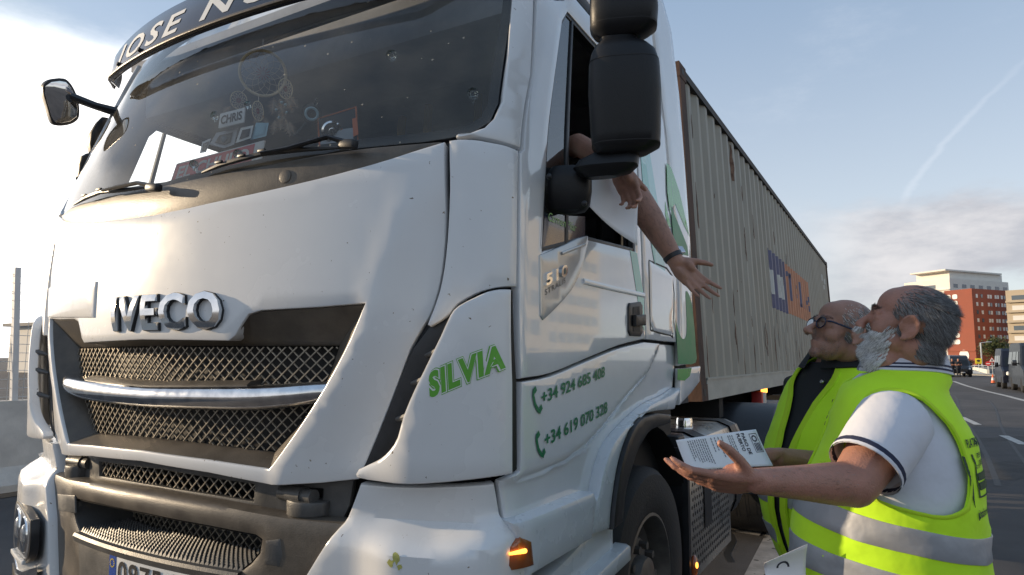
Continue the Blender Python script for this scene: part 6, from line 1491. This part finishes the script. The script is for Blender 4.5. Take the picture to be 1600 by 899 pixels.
wd_ = (wb_-eb_).normalized(); b = MB(); b.tube([wb_-wd_*.030, wb_-wd_*.012], [.0385, .0365], 24, cap=False); b.tube([wb_-wd_*.012, wb_-wd_*.030], [.035, .0365], 24, cap=False); ws_ = b.build('wristwatch', 'watch_black', drv)
b = MB(); cpos = wb_-wd_*.021+(cu*.7+cr*.65).normalized()*.038; b.box(cpos, (.014, .014, .005), Matrix((cr, wd_, (cu*.7+cr*.65).normalized())).transposed(), bev=.002); b.build('watch_case', 'ring_metal', ws_)

fad = roots_of(bdd, lambda p: -.2 < (p-eb_).dot(wb_-eb_)/(wb_-eb_).length_squared < .85 and ((p-eb_)-(wb_-eb_)*((p-eb_).dot(wb_-eb_)/(wb_-eb_).length_squared)).length < .07)
strands('arm_hair', fad, .012, lambda p, n: (wb_-eb_).normalized(), FD_, ['hair_dark'], (1,), drv, 1600, .0004, .18, 16, .3)

# ---------------------------------------------------------------- papers
def sheet(name, quad, bend, lab, ref=None, m='paper', n=14, k=10):
    """sheet of paper through four corner points, slightly bent; returns object and its surface"""
    a, b_, c_, d_ = quad; nn = (b_-a).cross(d_-a).normalized()
    def sf(u, v): p = a*(1-u)*(1-v)+b_*u*(1-v)+c_*u*v+d_*(1-u)*v; return p+nn*bend(u, v), nn
    vs = [sf(i/n, j/k)[0] for j in range(k+1) for i in range(n+1)]; o = mesh(name, vs, [(j*(n+1)+i, j*(n+1)+i+1, (j+1)*(n+1)+i+1, (j+1)*(n+1)+i) for j in range(k) for i in range(n)], m, None, True, None)
    s_ = o.modifiers.new('t', 'SOLIDIFY'); s_.thickness = .0004; s_.offset = 0; return tag(o, lab, 'paper'), sf
pd, _ = sheet('paper_sheet', [dep(926, 266, 2.27), dep(1001, 280, 2.34), dep(996, 384, 2.31), dep(921, 323, 2.22)], lambda u, v: .014*sin(pi*u)+.01*sin(pi*v), 'blank white sheet hanging from the driver\'s fist below the mirror')
p2, sf2 = sheet('printed_leaflet', [dep(1056, 688, 1.90), dep(1075, 735, 1.86), dep(1208, 728, 1.90), dep(1181, 671, 1.98)], lambda u, v: .003*sin(pi*v)-.003*sin(pi*u), 'printed white leaflet held out in front of the two men')
nz = (sf2(0, 0)[1].dot(CP-sf2(.5, .5)[0]))
off_ = .0012 if nz > 0 else -.0012
def lf(u, v): p, n = sf2(u, v); return p, n
rs = random.Random(2)
text_on('leaflet_lettering', 'PARO DE', lf, (.06, .785), (.66, .785), (.06, .825), 'ink', p2, off=off_, bold=.03); text_on('leaflet_lettering', 'PUERTO', lf, (.06, .725), (.56, .725), (.06, .765), 'ink', p2, off=off_, bold=.03)
lb = MB()
for v, ln, m_ in [(.66, .5, 1), (.635, .55, 1), (.61, .45, 1)]+[(.53-.022*i*2, rs.uniform(.35, .6), 1) for i in range(4)]+[(.33-.026*i, rs.uniform(.5, .8), 1) for i in range(9)]:
    u = .08
    while u < .08+ln:
        w_ = rs.uniform(.03, .09); q = [lf(u, v), lf(u+w_, v), lf(u+w_, v+.011), lf(u, v+.011)]; lb.add([p+n*off_ for p, n in q], [(0, 1, 2, 3)]); u += w_+.018
lb.build('leaflet_print', 'ink_grey', p2, False)
lb = MB()
for a, b_, c_, d_ in ((.10, .88, .62, .885), (.10, .97, .62, .975), (.10, .88, .115, .975), (.605, .88, .62, .975)): lb.add([lf(*q)[0]+lf(*q)[1]*off_ for q in ((a, b_), (c_, b_), (c_, d_), (a, d_))], [(0, 1, 2, 3)])
vs = [lf(.24+.09*cos(t), .928+.032*sin(t)) for t in np.linspace(0, 2*pi, 25)]; vi = [lf(.24+.055*cos(t), .928+.02*sin(t)) for t in np.linspace(0, 2*pi, 25)]; lb.add([p+n*off_ for p, n in vs+vi], [(i, i+1, 26+i, 25+i) for i in range(24)])
for k in range(4): lb.add([lf(*q)[0]+lf(*q)[1]*off_ for q in ((.36, .90+k*.018), (.58, .90+k*.018), (.58, .91+k*.018), (.36, .91+k*.018))], [(0, 1, 2, 3)])
lb.build('leaflet_emblem', 'ink', p2, False)
q = [dep(1194, 880, 1.60), dep(1262, 850, 1.58), dep(1262, 935, 1.58), dep(1200, 915, 1.60)]
p3_, sf3 = sheet('folded_leaflet', q, lambda u, v: .02*sin(pi*v), 'white folded leaflet low in front of the bearded man', n=10)
b = MB(); 
for t0 in np.linspace(0, pi, 9)[:-1]:
    t1 = t0+pi/8; b.add([sf3(.45+.16*cos(t)*k_, .45-.2*sin(t)*k_)[0]+sf3(.5, .5)[1]*(.001 if sf3(.5, .5)[1].dot(CP-q[0]) > 0 else -.001) for t, k_ in ((t0, 1), (t1, 1), (t1, .7), (t0, .7))], [(0, 1, 2, 3)])
b.build('leaflet_emblem', 'ink', p3_, False)
# ---------------------------------------------------------------- far off officers beside the black van
mat('uniform_dark', (.018, .020, .028), .85); mat('skin_far', (.42, .20, .13), .6)
for k, (px, pyb, lab, fa) in enumerate(((1475, 588.5, 'officer in dark uniform at the far left of the black van', 0), (1480.5, 588.2, 'officer in dark uniform standing close to the black van\'s left side', 1), (1489, 589.2, 'officer with folded bare arms in front of the black van, left one', 1), (1498.5, 589.4, 'officer with folded bare arms in front of the black van, right one', 1), (1513, 588.5, 'officer in dark uniform standing right of the black van', 0))):
    B = gz(px, pyb); F = Frame(B, V((-.1+.15*k, -1, 0))); p = thing('person', B, lab, 'person', 'officers beside the black van')
    b = MB(); Tq = Torso(F, [(.80, 0, .17, .11, .12), (1.0, 0, .18, .12, .12), (1.25, 0, .20, .13, .12), (1.40, 0, .19, .11, .11), (1.48, 0, .09, .08, .08), (1.55, 0, .06, .06, .06)]); Tq.mesh_into(b, .82, 1.53, 0, 16, 10)
    head(b, Frame(F.P(.02, 0, 1.63), F.h), 1.0)
    for y in (1, -1):
        s_ = F.P(0, y*.20, 1.40); e_ = F.P(.03, y*.27, 1.12); w_ = F.P(.20, -y*.05, 1.17+.03*y) if fa else F.P(.06, y*.26, .86); b.tube([s_, e_], [.055, .045], 8, round_=True); b.tube([e_, w_], [.043, .032], 8, round_=True); b.ball(w_, .045, 8, 6)
    bd = b.build('body', 'skin_far', p, True, None); remesh(bd, .02, 2)
    b = MB(); Tq.mesh_into(b, .80, 1.47, .02, 16, 10)
    for y in (1, -1): b.tube([F.P(0, y*.19, 1.41), F.P(.02, y*.24, 1.24)], [.07, .06], 8)
    legs(b, F, .86, .10, .10); b.build('uniform', 'uniform_dark', p, True, 60)
    b = MB(); b.ball(F.P(-.01, 0, 1.69), (.10, .085, .075), rot=F.M()); b.build('hair', 'hair_dark', p)
# ================================================================== things hanging and lying behind the windscreen
mat('hoop_cream', (.80, .68, .46), .7, var=.2, vscale=20); mat('thread', (.8, .7, .6), .8); mat('thread_red', (.35, .05, .06), .8); mat('feather', (.85, .78, .68), .9, var=.3, vscale=40, hue2=(.55, .36, .24)); mat('bead_blue', (.3, .45, .5), .2)
glassmat('suction_clear', (.78, .82, .80), .02, ior=1.35); mat('gadget_grey', (.34, .37, .41), .35, var=.1, vscale=9); mat('gadget_blue', (.35, .55, .64), .35, var=.1, vscale=9); mat('gadget_dark', (.03, .032, .036), .3); mat('orange_trim', (.62, .16, .06), .4)
GI = -.16
def gp(px, py, o_=GI): p, n = body(*hit(px, py, o_)); return p+n*o_
def gframe(px, py, o_=GI):
    p = gp(px, py, o_); n = (CP-p).normalized(); ux = (gp(px+6, py, o_)-p); ux = (ux-n*ux.dot(n)).normalized(); uy = n.cross(ux); return p, ux, uy, n, (CP-p).dot(-cf)/FPX
dc = thing('dreamcatcher', gp(411, 80), 'large cream dreamcatcher with three small hoops and pale feathers behind the windscreen', 'ornament')
def hoop(px, py, r, parent, tilt=1.0, web=True, col='hoop_cream', th=.05):
    p, ux, uy, n, k = gframe(px, py); R_ = r*k; pt = lambda a, q: p+ux*cos(a)*R_*q*tilt+uy*sin(a)*R_*q
    h = MB().tube([pt(a, 1) for a in np.linspace(0, 2*pi, 41)], R_*th, 8, False).build('hoop', col, parent)
    if web:
        for col_, lst in (('thread', [(i, j) for j in range(3) for i in range(12)]), ('thread_red', [(i, 3) for i in range(12)])):
            w_ = MB()
            for i, j in lst: q0, q1 = .97-.22*j, .97-.22*(j+1); w_.tube([pt(2*pi*(i+.5*j)/12, q0), pt(2*pi*(i+.5*j+.5)/12, q1), pt(2*pi*(i+1+.5*j)/12, q0)], .0010, 4, False)
            w_.build('web', col_, h)
    return h
hoop(411, 115, 34, dc, th=.07); hoop(373, 157, 13.5, dc, .9, th=.05); hoop(446, 139, 15, dc, .7, th=.05); hoop(403, 174, 15, dc, .55, th=.05)
cm = MB(); 
for a, b_ in (((411, 80), (411, 62)), ((384, 138), (378, 144)), ((440, 130), (436, 132)), ((404, 148), (404, 160))): cm.tube([gp(*a), gp(*b_)], .0012, 5)
cm.build('cord', 'thread', dc)
rs = random.Random(3)
def feather(px, py, ln, ang_, parent):
    p, ux, uy, n, k = gframe(px, py); d_ = (-uy*cos(ang_)+ux*sin(ang_)); q = d_.cross(n); L_ = ln*k; vs = []; fs = []
    for i in range(46):
        t = i/46; a = p+d_*L_*t; w_ = L_*.36*sin(pi*(.12+.85*t))*rs.uniform(.6, 1.15)
        for s in (1, -1): c_ = a+q*w_*s+d_*L_*.18*rs.uniform(.3, 1.3)+n*rs.uniform(-.01, .01); j = len(vs); vs += [a, a+d_*L_*.022, c_]; fs.append((j, j+1, j+2))
    mesh('feather', vs, fs, 'feather', parent, False)
for px, py, ln, an in ((428, 152, 26, -.2), (437, 155, 30, .1), (446, 150, 26, .35), (452, 148, 22, .5), (436, 178, 24, 0), (446, 186, 26, .2), (430, 188, 22, -.25), (452, 190, 20, .3), (360, 166, 16, -.9), (404, 182, 20, -.4), (410, 180, 18, .4)): feather(px, py, ln, an, dc)
bdm = MB()
for px, py in ((440, 160), (446, 164), (432, 172), (448, 176), (436, 184)): bdm.ball(gp(px, py), .006, 8, 6)
bdm.build('bead', 'bead_blue', dc)
def gplate(name, quad_px, o_, m, lab, cat, txt, tm, rows=None, parent=None, tx=(.08, .92, .2, .82)):
    P = [gp(x, y, o_) for x, y in quad_px]; a, b_, c_, d_ = P; ux = b_-a; uy = d_-a; n = ux.cross(uy).normalized(); sf = lambda u, v: (a*(1-u)*(1-v)+b_*u*(1-v)+c_*u*v+d_*(1-u)*v, n)
    if n.dot(CP-a) < 0: n = -n
    sx = ux.length
    o = patch(name, rrect(0, 0, 1, 1, .03), sf, m, parent, thick=.004, r=.0, d=.06, grid=.2, back=True)
    if lab: tag(o, lab, cat)
    text_on('plate_lettering', txt, sf, (tx[0], tx[2]), (tx[1], tx[2]), (tx[0], tx[3]), tm, o, off=.002, bold=.03); return o, sf
pl1, s1_ = gplate('name_plate', [(264, 291), (408, 250), (414, 219), (276, 256)], -.05, 'plate_white', 'long red name plate lying on the dashboard behind the windscreen', 'name plate', 'EL CHULO', 'plate_white', tx=(.06, .86, .22, .80))
patch('plate_face', [(.012, .06), (.90, .06), (.90, .94), (.012, .94)], s1_, 'plate_red', pl1, off=.001, thick=.0005, r=0, d=.05, grid=.2)
pl2, s2_ = gplate('name_plate', [(341, 201), (381, 191), (383, 168), (344, 178)], -.07, 'plate_white', 'small white name plate reading CHRIS under the dreamcatcher', 'name plate', 'CHRIS', 'plate_black', tx=(.08, .92, .22, .80))
def suction(px, py, r, lab, m='suction_clear', name='suction_cup', stem=True):
    p, ux, uy, n, k = gframe(px, py, -.012); R_ = r*k; t = thing(name, p, lab, 'suction cup'); b = MB(); b.lathe([(.001, -.016), (R_*.35, -.016), (R_*.5, -.008), (R_, 0), (R_*.98, .002), (.001, -.006)], p, n, 24); b.build('cup', m, t)
    if stem: b = MB(); b.tube([p-n*.014, p-n*.03-uy*R_*1.3], .005, 8); b.build('hook', 'suction_clear', t)
suction(739, 147, 10, 'round clear suction cup near the right edge of the windscreen'); suction(612, 87, 9, 'small clear disc stuck high in the windscreen', stem=False)
suction(303, 257, 7, 'clear suction cup at the left of the red name plate'); suction(372, 241, 8, 'clear suction cup over the middle of the red name plate'); suction(336, 181, 7, 'clear suction cup at the left of the CHRIS plate'); suction(388, 164, 6, 'clear suction cup at the right of the CHRIS plate')
p, ux, uy, n, k = gframe(487, 178, -.03); t = thing('satnav_mount', p, 'round green suction mount beside the orange tablet', 'device mount'); b = MB(); b.lathe([(.001, .004), (9*k, .004), (10*k, .002), (16*k, 0), (16*k, -.01), (.001, -.012)], p, n, 28); b.build('disc', 'suction_clear', t); b = MB(); b.lathe([(7*k, .006), (9*k, .008), (11*k, .006)], p, n, 28); b.build('ring', 'gadget_blue', t); b = MB(); b.tube([p+uy*15*k+ux*6*k, p+uy*20*k+ux*9*k], .007, 8, round_=True); b.tube([p-uy*12*k-ux*8*k, p-uy*34*k-ux*30*k], .003, 6); b.build('lever', 'suction_clear', t)
def gadget(name, pts, o_, lab, m, face, knob=None):
    P = [gp(x, y, o_) for x, y in pts]; n = (CP-P[0]).normalized(); t = thing(name, P[0], lab, 'device'); b = MB(); b.prism(P, -n*.04); fixn(b.build('case', m, t, False)); c_ = sum(P, V())/len(P)
    b = MB(); b.prism([c_+(q-c_)*V((.62, .62, .62))+n*.002 for q in P], n*.004); fixn(b.build('face', face, t, False))
    if knob: b = MB(); b.lathe([(.012, 0), (.012, .008), (.001, .01)], c_+n*.006, n, 16); b.build('knob', 'gadget_grey', t)
gadget('toll_device', [(327, 226), (350, 232), (366, 226), (372, 200), (338, 208)], -.10, 'grey dashboard box with dark front under the CHRIS plate', 'gadget_grey', 'gadget_dark', 1)
gadget('toll_device', [(368, 224), (392, 216), (396, 196), (376, 200)], -.09, 'white toll tag with dark display right of the grey box', 'plate_white', 'gadget_dark')
gadget('toll_device', [(391, 219), (416, 213), (420, 192), (400, 192)], -.10, 'pale blue toll tag at the feathers', 'gadget_blue', 'gadget_blue')
gadget('toll_device', [(312, 240), (322, 238), (330, 216), (316, 222)], -.10, 'small pale box at the left of the gadget row', 'plate_white', 'gadget_dark')
P = [gp(x, y, -.09) for x, y in ((500, 232), (560, 228), (556, 168), (497, 186))]; n = (CP-P[0]).normalized(); tb_ = thing('tablet', P[0], 'tilted tablet with thin orange frame and metal speaker on the dashboard', 'device'); b = MB(); b.prism(P, -n*.012); fixn(b.build('screen', 'gadget_dark', tb_, False)); b = MB(); b.tube(P+[P[0]], .004, 6, False); b.build('frame', 'orange_trim', tb_)
P2 = [gp(x, y, -.085) for x, y in ((500, 226), (552, 220), (551, 200), (506, 206))]; b = MB(); b.prism([q+n*.002 for q in P2], n*.012); fixn(b.build('speaker_panel', 'gadget_grey', tb_, False)); c_ = gp(519, 206, -.08); b = MB(); b.lathe([(.030, 0), (.034, .012), (.028, .016), (.024, .006), (.012, .006), (.010, .012), (.001, .012)], c_+n*.012, n, 24); b.build('speaker', 'chrome', tb_)
b = MB(); b.prism([gp(x, y, -.08)+n*.004 for x, y in ((552, 214), (560, 210), (557, 184), (550, 186))], n*.008); fixn(b.build('end_cap', 'orange_trim', tb_, False))
